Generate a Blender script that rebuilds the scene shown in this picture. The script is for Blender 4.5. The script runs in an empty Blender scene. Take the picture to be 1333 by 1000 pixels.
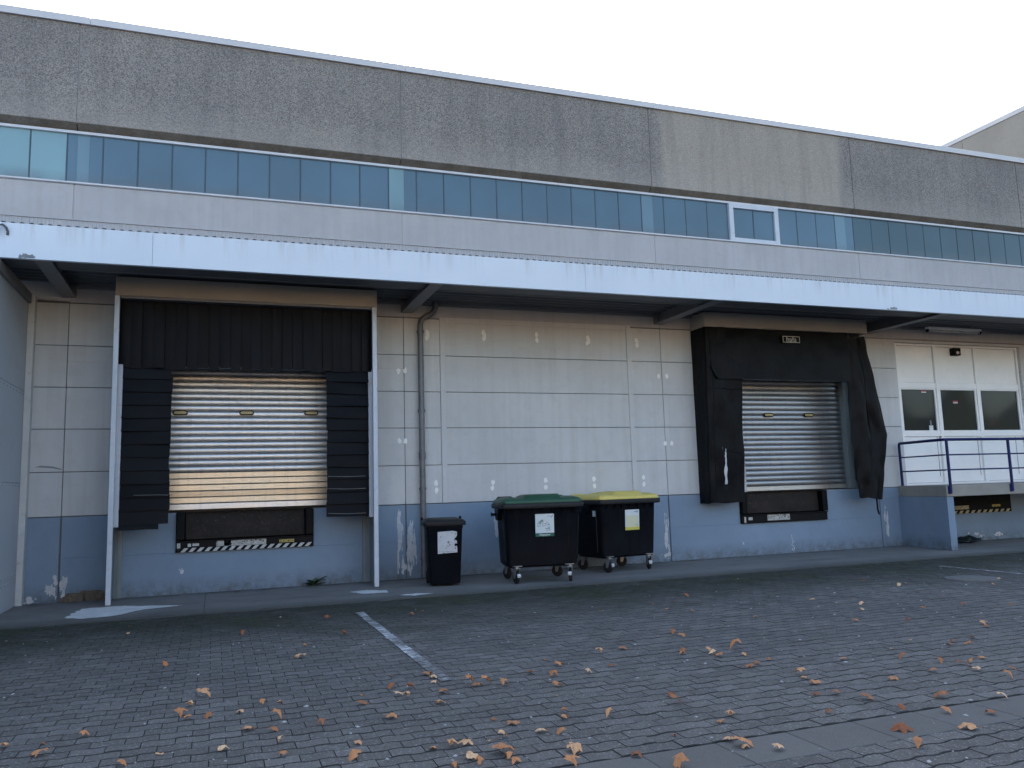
import bpy, bmesh, math, random
from mathutils import Vector, Matrix, noise as mnoise
random.seed(7)
PI = math.pi
C = bpy.context.scene.collection
SC = bpy.context.scene

# ------------------------------------------------------------------ camera
cam_d = bpy.data.cameras.new('camera')
cam = bpy.data.objects.new('camera', cam_d)
C.objects.link(cam)
cam_d.sensor_fit = 'HORIZONTAL'
cam_d.sensor_width = 36.0
cam_d.lens = 36.0 * 1063.79 / 1333.0
cam_d.clip_start = 0.1
cam_d.clip_end = 2000
_r = Vector((0.939686, -0.340733, -0.029867))
_u = Vector((-0.015298, -0.129101, 0.991514))
_f = Vector((0.341697, 0.931254, 0.126526))
cam.matrix_world = Matrix(((_r.x, _u.x, -_f.x, 0.0), (_r.y, _u.y, -_f.y, -14.4), (_r.z, _u.z, -_f.z, 1.522), (0, 0, 0, 1)))
SC.camera = cam

# ------------------------------------------------------------------ sky, sun, exposure
SUN_EL, SUN_AZ = math.radians(26.0), math.radians(11.5)     # azimuth measured from +Y towards +X
world = bpy.data.worlds.new('World')
SC.world = world
world.use_nodes = True
wn = world.node_tree
wn.nodes.clear()
sky = wn.nodes.new('ShaderNodeTexSky')
sky.sky_type = 'NISHITA'
sky.sun_disc = False
sky.sun_elevation = SUN_EL
sky.sun_rotation = SUN_AZ
sky.air_density = 1.0
sky.dust_density = 2.6
sky.ozone_density = 0.7
bg = wn.nodes.new('ShaderNodeBackground')
bg.inputs['Strength'].default_value = 0.12
wo = wn.nodes.new('ShaderNodeOutputWorld')
wn.links.new(sky.outputs[0], bg.inputs[0])
wn.links.new(bg.outputs[0], wo.inputs[0])

sun_d = bpy.data.lights.new('sun', 'SUN')
sun_d.energy = 2.2
sun_d.angle = math.radians(0.5)
sun_d.color = (1.0, 0.86, 0.68)
sun = bpy.data.objects.new('sun', sun_d)
C.objects.link(sun)
_sd = Vector((math.sin(SUN_AZ) * math.cos(SUN_EL), math.cos(SUN_AZ) * math.cos(SUN_EL), math.sin(SUN_EL)))
sun.rotation_euler = (-_sd).to_track_quat('-Z', 'Y').to_euler()
sun.location = (10, 60, 40)

SC.view_settings.view_transform = 'Standard'
SC.view_settings.look = 'None'
SC.view_settings.exposure = 2.05
SC.view_settings.gamma = 1.0
SC.view_settings.use_curve_mapping = False

# ------------------------------------------------------------------ materials
class NT:
    """a little wrapper for building node trees"""
    def __init__(self, name):
        self.m = bpy.data.materials.new(name)
        self.m.use_nodes = True
        self.t = self.m.node_tree
        self.t.nodes.clear()
        self.out = self.n('ShaderNodeOutputMaterial')
        self.p = self.n('ShaderNodeBsdfPrincipled')
        self.t.links.new(self.p.outputs[0], self.out.inputs[0])
    def n(self, kind, **kw):
        x = self.t.nodes.new(kind)
        for k, v in kw.items():
            setattr(x, k, v)
        return x
    def l(self, a, b):
        self.t.links.new(a, b)
    def val(self, sock, v):
        if hasattr(v, 'links'):
            self.l(v, sock)
        elif isinstance(v, (tuple, list)) and len(v) == 3 and len(sock.default_value) == 4:
            sock.default_value = (*v, 1)
        else:
            sock.default_value = v
    def pos(self):
        if not hasattr(self, '_pos'):
            self._pos = self.n('ShaderNodeNewGeometry').outputs['Position']
        return self._pos
    def objpos(self):
        if not hasattr(self, '_op'):
            self._op = self.n('ShaderNodeTexCoord').outputs['Object']
        return self._op
    def scaled(self, v, s):
        x = self.n('ShaderNodeMapping')
        self.l(v, x.inputs[0])
        x.inputs['Scale'].default_value = s
        return x.outputs[0]
    def noise(self, scale, detail=4, rough=0.6, vec=None, dist=0.0):
        x = self.n('ShaderNodeTexNoise')
        self.l(vec if vec is not None else self.pos(), x.inputs['Vector'])
        x.inputs['Scale'].default_value = scale
        x.inputs['Detail'].default_value = detail
        x.inputs['Roughness'].default_value = rough
        x.inputs['Distortion'].default_value = dist
        return x.outputs[0]
    def voro(self, scale, vec=None, out='Color', feature='F1'):
        x = self.n('ShaderNodeTexVoronoi', feature=feature)
        self.l(vec if vec is not None else self.pos(), x.inputs['Vector'])
        x.inputs['Scale'].default_value = scale
        return x.outputs[out]
    def ramp(self, v, stops):
        x = self.n('ShaderNodeMapRange', clamp=True)
        self.l(v, x.inputs[0])
        for i, s in enumerate(stops):
            x.inputs[1 + i].default_value = s
        return x.outputs[0]
    def math(self, op, a, b=0.0, clamp=False):
        x = self.n('ShaderNodeMath', operation=op, use_clamp=clamp)
        self.val(x.inputs[0], a)
        self.val(x.inputs[1], b)
        return x.outputs[0]
    def mix(self, f, a, b, mode='MIX'):
        x = self.n('ShaderNodeMix', data_type='RGBA', blend_type=mode)
        self.val(x.inputs[0], f)
        self.val(x.inputs[6], a)
        self.val(x.inputs[7], b)
        return x.outputs[2]
    def xyz(self, v=None):
        x = self.n('ShaderNodeSeparateXYZ')
        self.l(v if v is not None else self.pos(), x.inputs[0])
        return x.outputs
    def island(self):
        g = self.n('ShaderNodeNewGeometry').outputs['Random Per Island']
        o = self.n('ShaderNodeObjectInfo').outputs['Random']
        return self.math('FRACT', self.math('ADD', g, o))
    def objrand(self):
        return self.n('ShaderNodeObjectInfo').outputs['Random']
    def bump(self, h, strength=0.3, dist=0.01):
        x = self.n('ShaderNodeBump')
        x.inputs['Strength'].default_value = strength
        x.inputs['Distance'].default_value = dist
        self.l(h, x.inputs['Height'])
        self.l(x.outputs[0], self.p.inputs['Normal'])
    def done(self, col, rough=0.6, metal=0.0, spec=0.5):
        self.val(self.p.inputs['Base Color'], col)
        self.val(self.p.inputs['Roughness'], rough)
        self.val(self.p.inputs['Metallic'], metal)
        self.p.inputs['Specular IOR Level'].default_value = spec
        return self.m

def simple(name, col, rough=0.6, metal=0.0, var=0.25, scale=3.0, grain=60.0, bump=0.15, dirt=None, spec=0.5):
    """painted / moulded surface with soft blotches, fine grain and a little dirt"""
    t = NT(name)
    a = t.noise(scale, 5)
    g = t.noise(grain, 3)
    dark = tuple(c * (1 - var) for c in col)
    light = tuple(min(1, c * (1 + var)) for c in col)
    c = t.mix(t.ramp(a, (0.3, 0.7, 0, 1)), dark, light)
    c = t.mix(t.math('MULTIPLY', t.ramp(g, (0.35, 0.65, 0, 1)), 0.12), c, tuple(x * 0.6 for x in col))
    if dirt:
        d = t.noise(scale * 2.3, 8, 0.75)
        c = t.mix(t.ramp(d, (0.56, 0.72, 0, 0.8)), c, dirt)
    if bump:
        t.bump(g, bump, 0.004)
    r = t.ramp(a, (0.3, 0.7, max(0.05, rough - 0.08), min(1, rough + 0.08)))
    return t.done(c, r, metal, spec)

M = {}
def concrete_panel(name, col):
    t = NT(name)
    big = t.noise(0.55, 6, 0.6)
    mid = t.noise(4.0, 6, 0.7)
    fine = t.noise(90.0, 2)
    streak = t.noise(1.0, 5, 0.6, t.scaled(t.pos(), (7.0, 1.0, 0.35)))
    r = t.objrand()
    c = t.mix(t.ramp(big, (0.3, 0.7, 0, 1)), tuple(x * 0.90 for x in col), tuple(x * 1.08 for x in col))
    c = t.mix(t.math('MULTIPLY', r, 0.12), c, tuple(x * 0.7 for x in col))
    c = t.mix(t.ramp(mid, (0.50, 0.74, 0, 0.30)), c, tuple(x * 0.66 for x in col))
    c = t.mix(t.ramp(streak, (0.46, 0.72, 0, 0.36)), c, (col[0] * 0.72, col[1] * 0.70, col[2] * 0.66))
    c = t.mix(t.ramp(fine, (0.35, 0.7, 0, 0.14)), c, tuple(x * 0.5 for x in col))
    t.bump(t.math('ADD', fine, mid), 0.25, 0.004)
    return t.done(c, 0.85, 0, 0.3)
M['panel'] = concrete_panel('painted_concrete', (0.585, 0.595, 0.60))
M['band'] = concrete_panel('band_concrete', (0.47, 0.465, 0.475))

def base_blue():
    t = NT('blue_base_paint')
    big = t.noise(0.8, 6, 0.6)
    mid = t.noise(6.0, 6, 0.7)
    fine = t.noise(80, 2)
    z = t.xyz()[2]
    col = (0.165, 0.215, 0.285)
    c = t.mix(t.ramp(big, (0.3, 0.7, 0, 1)), (0.185, 0.252, 0.335), (0.225, 0.302, 0.395))
    c = t.mix(t.ramp(mid, (0.52, 0.78, 0, 0.3)), c, (0.135, 0.18, 0.235))
    # splash dirt near the ground, ragged
    low = t.math('MULTIPLY', t.ramp(z, (0.02, 0.30, 1, 0)), t.ramp(mid, (0.30, 0.62, 0.0, 1)))
    c = t.mix(t.math('MULTIPLY', low, 0.75), c, (0.085, 0.085, 0.075))
    sp = t.noise(38, 4, 0.7)
    c = t.mix(t.ramp(sp, (0.70, 0.74, 0, 0.7)), c, (0.42, 0.44, 0.46))
    c = t.mix(t.ramp(fine, (0.4, 0.7, 0, 0.12)), c, tuple(x * 0.5 for x in col))
    t.bump(t.math('ADD', fine, mid), 0.2, 0.004)
    return t.done(c, 0.7, 0, 0.35)
M['base'] = base_blue()

def aggregate():
    t = NT('exposed_aggregate')
    v = t.xyz(t.voro(72.0, out='Color'))[0]
    v2 = t.xyz(t.voro(120.0, out='Color'))[1]
    d = t.voro(72.0, out='Distance')
    big = t.noise(0.45, 6, 0.62)
    mid = t.noise(2.2, 6, 0.7)
    x, y, z = t.xyz()
    base = t.mix(t.ramp(v, (0.0, 1.0, 0, 1)), (0.125, 0.115, 0.11), (0.42, 0.385, 0.345))
    base = t.mix(t.ramp(v2, (0.80, 0.95, 0, 0.55)), base, (0.60, 0.57, 0.53))
    # weathering: dark sooty cast except on one cleaned stretch
    wob = t.math('MULTIPLY', t.math('SUBTRACT', mid, 0.5), 0.10)
    xx = t.math('ADD', x, wob)
    clean = t.math('MULTIPLY', t.ramp(xx, (8.74, 8.92, 0, 1)), t.ramp(xx, (13.46, 13.66, 1, 0)))
    soot = t.math('MULTIPLY', t.ramp(big, (0.32, 0.62, 0.10, 0.62)), t.math('SUBTRACT', 1.0, t.math('MULTIPLY', clean, 0.72)))
    c = t.mix(soot, base, t.mix(0.55, base, (0.10, 0.10, 0.112)))
    c = t.mix(t.math('MULTIPLY', clean, 0.5), c, (0.45, 0.40, 0.335))
    # pale rain-washed lower edge
    low = t.ramp(t.math('ADD', z, t.math('MULTIPLY', mid, 0.5)), (7.95, 8.6, 0.36, 0))
    c = t.mix(low, c, (0.44, 0.41, 0.37))
    st = t.noise(1.0, 6, 0.65, t.scaled(t.pos(), (3.0, 1.0, 0.25)))
    c = t.mix(t.ramp(st, (0.48, 0.74, 0, 0.34)), c, (0.10, 0.10, 0.105))
    # darker brown tone on the chamfer
    ch = t.ramp(z, (7.695, 7.72, 0.72, 0))
    c = t.mix(t.math('MULTIPLY', ch, t.ramp(mid, (0.3, 0.6, 0.55, 1))), c, (0.085, 0.068, 0.045))
    t.bump(t.math('SUBTRACT', 1.0, d), 0.5, 0.012)
    return t.done(c, 0.92, 0, 0.2)
M['aggregate'] = aggregate()

M['core'] = simple('joint_dark', (0.15, 0.15, 0.15), 0.9)
M['coping'] = simple('coping_metal', (0.62, 0.60, 0.60), 0.45, 0.1, 0.08, 0.8)
M['frame_white'] = simple('white_frame', (0.62, 0.63, 0.66), 0.5, 0, 0.06, 2, dirt=(0.42, 0.42, 0.42))
M['mullion'] = simple('dark_mullion', (0.05, 0.085, 0.115), 0.5)

def pane(name, col, rough=0.3):
    t = NT(name)
    a = t.noise(0.6, 3)
    x, y, z = t.xyz()
    g = t.noise(2.5, 6, 0.7)
    r = t.objrand()
    c = t.mix(t.ramp(a, (0.3, 0.7, 0, 1)), tuple(v * 0.86 for v in col), tuple(v * 1.1 for v in col))
    c = t.mix(t.math('MULTIPLY', r, 0.22), c, tuple(v * 0.6 for v in col))
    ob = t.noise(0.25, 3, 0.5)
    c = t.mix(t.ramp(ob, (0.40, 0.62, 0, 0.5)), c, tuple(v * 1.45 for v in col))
    grime = t.math('MULTIPLY', t.ramp(z, (6.74, 6.92, 1, 0)), t.ramp(g, (0.3, 0.6, 0.2, 0.8)))
    c = t.mix(t.math('MULTIPLY', grime, 0.7), c, (0.09, 0.10, 0.11))
    t.bump(t.noise(9, 2), 0.05, 0.003)
    return t.done(c, rough, 0, 0.6)
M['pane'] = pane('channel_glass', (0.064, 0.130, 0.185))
M['pane_light'] = pane('channel_glass_lit', (0.16, 0.28, 0.315))  # paler tint stands in for interior light showing through the glass
M['pane_mid'] = pane('channel_glass_mid', (0.115, 0.20, 0.255))  # half-bright tint paints reflections and interior light into pane strips
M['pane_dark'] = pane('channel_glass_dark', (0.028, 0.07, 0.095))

M['fascia'] = None
def fascia():
    t = NT('fascia_sheet')
    s = t.noise(1.0, 6, 0.65, t.scaled(t.pos(), (9.0, 1.0, 0.5)))
    b = t.noise(0.7, 5)
    z = t.xyz()[2]
    c = t.mix(t.ramp(b, (0.3, 0.7, 0, 1)), (0.60, 0.67, 0.76), (0.66, 0.73, 0.81))
    up = t.ramp(z, (4.9, 5.24, 0.05, 0.55))
    c = t.mix(t.math('MULTIPLY', t.ramp(s, (0.50, 0.75, 0, 1)), up), c, (0.34, 0.33, 0.30))
    sp = t.noise(30, 5, 0.75)
    c = t.mix(t.ramp(sp, (0.72, 0.75, 0, 0.6)), c, (0.15, 0.12, 0.09))
    return t.done(c, 0.42, 0, 0.5)
M['fascia'] = fascia()
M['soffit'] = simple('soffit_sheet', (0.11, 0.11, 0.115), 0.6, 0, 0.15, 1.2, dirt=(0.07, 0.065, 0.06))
M['beam'] = simple('beam_paint', (0.19, 0.19, 0.20), 0.55, 0, 0.12, 1.5, dirt=(0.12, 0.11, 0.10))
M['roofsheet'] = simple('roof_sheet', (0.24, 0.25, 0.28), 0.6, 0.2, 0.15)
M['flash'] = simple('ribbed_flashing', (0.42, 0.42, 0.44), 0.55, 0.1, 0.08, dirt=(0.28, 0.28, 0.29))
M['beige'] = simple('beige_sheet', (0.36, 0.315, 0.255), 0.6, 0, 0.1, 1.0, dirt=(0.25, 0.215, 0.17))
M['header_grey'] = simple('header_grey', (0.31, 0.30, 0.285), 0.6, 0, 0.1, 1.0, dirt=(0.24, 0.225, 0.20))
M['post_white'] = simple('white_post', (0.55, 0.59, 0.65), 0.5, 0, 0.08, 2.0, dirt=(0.38, 0.37, 0.35))
def rubber():
    t = NT('rubber_slat')
    a = t.noise(2.5, 5, 0.7)
    b = t.noise(14, 5, 0.75)
    r = t.objrand()
    c = t.mix(r, (0.0014, 0.0018, 0.0036), (0.0038, 0.0046, 0.0080))
    c = t.mix(t.ramp(a, (0.5, 0.75, 0, 0.6)), c, (0.0065, 0.0075, 0.0115))
    c = t.mix(t.ramp(b, (0.62, 0.74, 0, 0.4)), c, (0.012, 0.013, 0.017))
    t.bump(t.noise(40, 3), 0.15, 0.004)
    return t.done(c, t.ramp(a, (0.3, 0.7, 0.42, 0.58)), 0, 0.13)
M['rubber'] = rubber()
def tarp():
    t = NT('black_tarpaulin')
    a = t.noise(1.6, 5, 0.7)
    sc = t.noise(1.0, 6, 0.7, t.scaled(t.pos(), (6, 3, 1.1)))
    du = t.noise(7, 6, 0.75)
    sp = t.noise(45, 4, 0.7)
    c = t.mix(t.ramp(a, (0.3, 0.7, 0, 1)), (0.0018, 0.0022, 0.0036), (0.0040, 0.0045, 0.0065))
    c = t.mix(t.ramp(sc, (0.56, 0.74, 0, 0.6)), c, (0.011, 0.0115, 0.014))
    c = t.mix(t.ramp(du, (0.58, 0.76, 0, 0.4)), c, (0.009, 0.009, 0.0095))
    c = t.mix(t.ramp(sp, (0.73, 0.75, 0, 0.6)), c, (0.12, 0.12, 0.12))
    t.bump(t.math('ADD', du, t.math('MULTIPLY', sc, 1.5)), 0.5, 0.02)
    return t.done(c, t.ramp(a, (0.3, 0.7, 0.36, 0.52)), 0, 0.13)
M['tarp'] = tarp()
M['torn'] = simple('torn_fabric_edge', (0.28, 0.28, 0.27), 0.8)

def shutter_mat(name, col, stain):
    t = NT(name)
    a = t.noise(1.2, 5, 0.6, t.scaled(t.pos(), (0.6, 1, 5)))
    s = t.noise(22, 5, 0.75, t.scaled(t.pos(), (0.45, 1, 1.4)))
    v = t.noise(1.0, 6, 0.7, t.scaled(t.pos(), (14, 1, 0.6)))
    r = t.objrand()
    c = t.mix(t.ramp(a, (0.3, 0.7, 0, 1)), tuple(x * 0.85 for x in col), tuple(min(1, x * 1.12) for x in col))
    c = t.mix(t.math('MULTIPLY', r, 0.22), c, tuple(x * 0.65 for x in col))
    c = t.mix(t.ramp(s, (0.60, 0.72, 0, 0.6)), c, stain)
    c = t.mix(t.ramp(v, (0.52, 0.78, 0, 0.5)), c, tuple(x * 0.5 for x in col))
    t.bump(s, 0.12, 0.003)
    rg = t.ramp(t.math('ADD', a, t.math('MULTIPLY', s, 0.4)), (0.4, 1.0, 0.30, 0.50))
    return t.done(c, rg, 0.9)
M['slat'] = shutter_mat('shutter_aluminium', (0.56, 0.55, 0.54), (0.16, 0.13, 0.10))
M['slat_dark'] = shutter_mat('shutter_steel', (0.40, 0.40, 0.41), (0.10, 0.09, 0.08))
M['slat_flat'] = shutter_mat('shutter_flat_slat', (0.66, 0.56, 0.43), (0.25, 0.21, 0.16))  # warm tint paints in the sunlit reflection on the flat slats
M['bar'] = shutter_mat('shutter_bottom_bar', (0.68, 0.67, 0.66), (0.2, 0.18, 0.16))
M['yellow_glass'] = simple('yellowed_window', (0.34, 0.27, 0.10), 0.3, 0, 0.2, 8)
M['black'] = simple('black_plastic', (0.004, 0.004, 0.005), 0.5, spec=0.12)
M['black_steel'] = simple('black_steel', (0.006, 0.006, 0.0075), 0.55, 0.0, 0.3, 5, dirt=(0.02, 0.018, 0.016), spec=0.15)
def lip():
    t = NT('worn_tread_plate')
    a = t.noise(2.5, 6, 0.7)
    s = t.noise(26, 6, 0.8)
    c = t.mix(t.ramp(a, (0.3, 0.7, 0, 1)), (0.008, 0.007, 0.007), (0.028, 0.021, 0.017))
    c = t.mix(t.ramp(s, (0.58, 0.68, 0, 0.75)), c, (0.13, 0.105, 0.08))
    c = t.mix(t.ramp(t.noise(55, 5, 0.8), (0.68, 0.71, 0, 0.8)), c, (0.34, 0.33, 0.31))
    w = t.n('ShaderNodeTexWave', wave_type='BANDS', bands_direction='DIAGONAL')
    t.l(t.pos(), w.inputs[0])
    w.inputs['Scale'].default_value = 14
    t.bump(t.math('ADD', s, w.outputs[1]), 0.35, 0.006)
    return t.done(c, 0.6, 0.0, 0.2)
M['lip'] = lip()
M['hazard_white'] = simple('hazard_white', (0.50, 0.50, 0.49), 0.6, 0, 0.15, 12, dirt=(0.12, 0.11, 0.10))
M['hazard_yellow'] = simple('hazard_yellow', (0.42, 0.36, 0.22), 0.6, 0, 0.2, 12, dirt=(0.10, 0.09, 0.06))
M['plate_worn'] = simple('worn_plate', (0.42, 0.41, 0.38), 0.6, 0, 0.25, 14, dirt=(0.14, 0.12, 0.10))
M['plate_yellow'] = simple('yellow_plate', (0.40, 0.31, 0.08), 0.5, 0, 0.2, 14, dirt=(0.12, 0.1, 0.04))
M['print_dark'] = simple('dark_print', (0.03, 0.03, 0.035), 0.6)
M['print_grey'] = simple('grey_print', (0.20, 0.22, 0.25), 0.6)
M['sign_line'] = simple('sign_line', (0.42, 0.40, 0.34), 0.6)
M['annex'] = simple('annex_sheet', (0.42, 0.455, 0.50), 0.5, 0, 0.06, 0.8, dirt=(0.36, 0.385, 0.42))
M['annex_trim'] = simple('annex_trim', (0.54, 0.545, 0.54), 0.55, 0, 0.08, 3, dirt=(0.30, 0.28, 0.25))
M['zinc'] = simple('zinc_pipe', (0.15, 0.155, 0.165), 0.5, 0.35, 0.25, 5, dirt=(0.24, 0.22, 0.19))
M['white_pvc'] = simple('white_pvc', (0.86, 0.86, 0.86), 0.4, 0, 0.04, 1.5, dirt=(0.76, 0.76, 0.75))
def glass():
    t = NT('office_glass')
    a = t.noise(0.7, 3)
    c = t.mix(a, (0.012, 0.016, 0.020), (0.026, 0.032, 0.037))
    m = t.done(c, 0.06, 0, 0.28)
    return m
M['glass'] = glass()
M['platform'] = simple('platform_edge', (0.29, 0.275, 0.245), 0.8, 0, 0.12, 2.0, dirt=(0.19, 0.175, 0.15))
M['rail_blue'] = simple('rail_blue', (0.012, 0.020, 0.095), 0.45, 0, 0.2, 4, spec=0.2)
M['filler'] = simple('white_filler', (0.84, 0.84, 0.82), 0.8, 0, 0.1, 20)
M['peel'] = simple('bare_plaster', (0.58, 0.60, 0.62), 0.85, 0, 0.15, 14, dirt=(0.36, 0.38, 0.40))
M['stone'] = simple('broken_stone', (0.15, 0.115, 0.085), 0.9, 0, 0.5, 22, 70, 0.6, dirt=(0.05, 0.042, 0.034))
M['bin'] = simple('bin_plastic', (0.0055, 0.0066, 0.0098), 0.5, 0, 0.25, 3, 60, 0.1, dirt=(0.012, 0.013, 0.016), spec=0.10)
M['bin_rim'] = simple('bin_rim', (0.020, 0.020, 0.022), 0.55, 0, 0.2, 4, dirt=(0.05, 0.046, 0.04), spec=0.25)
M['lid_green'] = simple('lid_green', (0.022, 0.082, 0.046), 0.5, 0, 0.15, 3, dirt=(0.05, 0.09, 0.06))
M['lid_yellow'] = simple('lid_yellow', (0.68, 0.56, 0.15), 0.5, 0, 0.08, 3, dirt=(0.54, 0.45, 0.15))
M['lid_black'] = simple('lid_black', (0.016, 0.017, 0.020), 0.5, 0, 0.2, 4, dirt=(0.035, 0.04, 0.025), spec=0.25)
M['moss_lid'] = simple('mossy_lid', (0.035, 0.05, 0.022), 0.8, 0, 0.4, 9)
M['tyre'] = simple('tyre_rubber', (0.008, 0.008, 0.009), 0.7)
M['galv'] = simple('galvanised', (0.34, 0.34, 0.35), 0.4, 0.7, 0.2, 8)
M['label_white'] = simple('label_white', (0.62, 0.68, 0.70), 0.5, 0, 0.05, 6)
M['label_dirty'] = simple('label_dirty', (0.55, 0.56, 0.58), 0.6, 0, 0.10, 10, dirt=(0.40, 0.40, 0.36))
M['label_green'] = simple('label_green', (0.015, 0.11, 0.075), 0.5)
M['label_cream'] = simple('label_cream', (0.62, 0.62, 0.45), 0.5, 0, 0.05)
M['label_yellow'] = simple('label_yellow', (0.62, 0.55, 0.10), 0.5, 0, 0.08)
M['label_teal'] = simple('label_teal', (0.10, 0.32, 0.30), 0.5)
M['red'] = simple('red_print', (0.35, 0.04, 0.045), 0.5)
M['bag'] = simple('dark_bag', (0.010, 0.018, 0.020), 0.35, 0, 0.5, 9)
M['weed'] = simple('weed_green', (0.035, 0.075, 0.02), 0.6, 0, 0.4, 30)
M['iron'] = simple('manhole_iron', (0.15, 0.145, 0.14), 0.7, 0.0, 0.2, 8, dirt=(0.08, 0.075, 0.06))
M['tube'] = simple('lamp_tube', (0.45, 0.45, 0.45), 0.3)
M['cable'] = simple('cable_grey', (0.10, 0.10, 0.11), 0.6)
M['ochre'] = simple('sunlit_render', (0.64, 0.48, 0.31), 0.8, 0, 0.1, 0.3)
M['roof'] = simple('bitumen_roof', (0.09, 0.09, 0.095), 0.9)
M['tallwall'] = concrete_panel('tall_block_concrete', (0.36, 0.33, 0.29))

def paver_mat():
    t = NT('paver_concrete')
    x, y, z = t.xyz()
    r = t.island()
    big = t.noise(0.5, 6, 0.65)
    mid = t.noise(3.0, 6, 0.7)
    fine = t.noise(160, 3, 0.7)
    agg = t.xyz(t.voro(210, out='Color'))
    c = t.mix(t.ramp(r, (0, 1, 0, 1)), (0.100, 0.094, 0.084), (0.148, 0.139, 0.125))
    c = t.mix(t.ramp(r, (0.80, 1, 0, 0.3)), c, (0.205, 0.192, 0.182))
    c = t.mix(t.ramp(big, (0.44, 0.68, 0, 0.45)), c, (0.066, 0.062, 0.060))
    c = t.mix(t.ramp(mid, (0.5, 0.75, 0, 0.3)), c, (0.065, 0.062, 0.06))
    c = t.mix(t.ramp(agg[0], (0.86, 0.96, 0, 0.45)), c, (0.34, 0.33, 0.32))
    ag2 = t.xyz(t.voro(95, out='Color'))
    c = t.mix(t.ramp(ag2[0], (0.90, 0.97, 0, 0.5)), c, (0.38, 0.37, 0.36))
    c = t.mix(t.ramp(ag2[1], (0.84, 0.96, 0, 0.45)), c, (0.045, 0.043, 0.042))
    c = t.mix(t.ramp(agg[1], (0.80, 0.95, 0, 0.5)), c, (0.035, 0.035, 0.038))
    ch = t.noise(17, 5, 0.75)
    c = t.mix(t.ramp(ch, (0.735, 0.755, 0, 0.65)), c, (0.36, 0.36, 0.36))
    oil = t.noise(0.9, 6, 0.7, dist=0.6)
    c = t.mix(t.ramp(oil, (0.60, 0.70, 0, 0.45)), c, (0.040, 0.038, 0.036))
    # ragged algae strip beside the apron, drawn wider to paint in the building's shade
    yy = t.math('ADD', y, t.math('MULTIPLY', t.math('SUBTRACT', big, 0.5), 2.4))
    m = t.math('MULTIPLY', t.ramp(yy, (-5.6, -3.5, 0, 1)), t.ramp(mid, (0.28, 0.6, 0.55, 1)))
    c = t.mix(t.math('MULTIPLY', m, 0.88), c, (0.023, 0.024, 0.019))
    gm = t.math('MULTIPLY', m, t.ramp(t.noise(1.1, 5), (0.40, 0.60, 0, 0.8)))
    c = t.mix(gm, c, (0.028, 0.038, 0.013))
    t.bump(t.math('ADD', fine, t.math('MULTIPLY', mid, 0.6)), 0.45, 0.003)
    return t.done(c, t.ramp(mid, (0.3, 0.7, 0.66, 0.86)), 0, 0.35)
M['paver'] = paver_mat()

def slab_mat():
    t = NT('gutter_slab')
    mid = t.noise(3.0, 6, 0.7)
    agg = t.xyz(t.voro(220, out='Color'))
    r = t.objrand()
    c = t.mix(r, (0.128, 0.121, 0.110), (0.155, 0.147, 0.134))
    c = t.mix(t.ramp(mid, (0.45, 0.75, 0, 0.35)), c, (0.085, 0.080, 0.077))
    c = t.mix(t.ramp(agg[0], (0.86, 0.96, 0, 0.3)), c, (0.26, 0.26, 0.26))
    c = t.mix(t.ramp(agg[1], (0.8, 0.95, 0, 0.4)), c, (0.05, 0.05, 0.05))
    t.bump(agg[1], 0.15, 0.002)
    return t.done(c, 0.8, 0, 0.3)
M['gutter'] = slab_mat()

def apron_mat():
    t = NT('apron_concrete')
    x, y, z = t.xyz()
    big = t.noise(0.6, 6, 0.65)
    mid = t.noise(3.5, 7, 0.72)
    fine = t.noise(130, 3)
    c = t.mix(t.ramp(big, (0.3, 0.7, 0, 1)), (0.19, 0.18, 0.17), (0.26, 0.248, 0.236))
    c = t.mix(t.ramp(mid, (0.50, 0.76, 0, 0.5)), c, (0.11, 0.105, 0.10))
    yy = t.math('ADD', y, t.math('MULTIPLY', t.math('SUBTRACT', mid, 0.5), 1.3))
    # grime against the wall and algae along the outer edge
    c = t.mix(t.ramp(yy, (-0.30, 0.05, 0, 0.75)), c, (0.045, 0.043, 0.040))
    c = t.mix(t.ramp(yy, (-2.85, -1.95, 0.92, 0)), c, (0.036, 0.038, 0.028))
    ty = t.noise(1.0, 5, 0.6, t.scaled(t.pos(), (0.35, 2.6, 1)))
    c = t.mix(t.ramp(ty, (0.50, 0.70, 0, 0.4)), c, (0.085, 0.08, 0.075))
    sp = t.noise(24, 5, 0.75)
    c = t.mix(t.ramp(sp, (0.67, 0.71, 0, 0.6)), c, (0.42, 0.42, 0.41))
    c = t.mix(t.ramp(fine, (0.4, 0.7, 0, 0.25)), c, (0.11, 0.11, 0.105))
    t.bump(t.math('ADD', fine, mid), 0.3, 0.004)
    return t.done(c, 0.85, 0, 0.3)
M['apron'] = apron_mat()
M['spill'] = simple('dried_white_spill', (0.74, 0.74, 0.73), 0.8, 0, 0.15, 5, dirt=(0.46, 0.46, 0.46))

def line_mat():
    t = NT('worn_line_paint')
    a = t.noise(9, 6, 0.75)
    b = t.noise(1.4, 4)
    f = t.ramp(t.math('ADD', a, t.math('MULTIPLY', b, 0.7)), (0.66, 0.92, 0, 1))
    c = t.mix(f, (0.66, 0.66, 0.65), (0.17, 0.165, 0.16))
    return t.done(c, 0.8, 0, 0.3)
M['line'] = line_mat()

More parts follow.
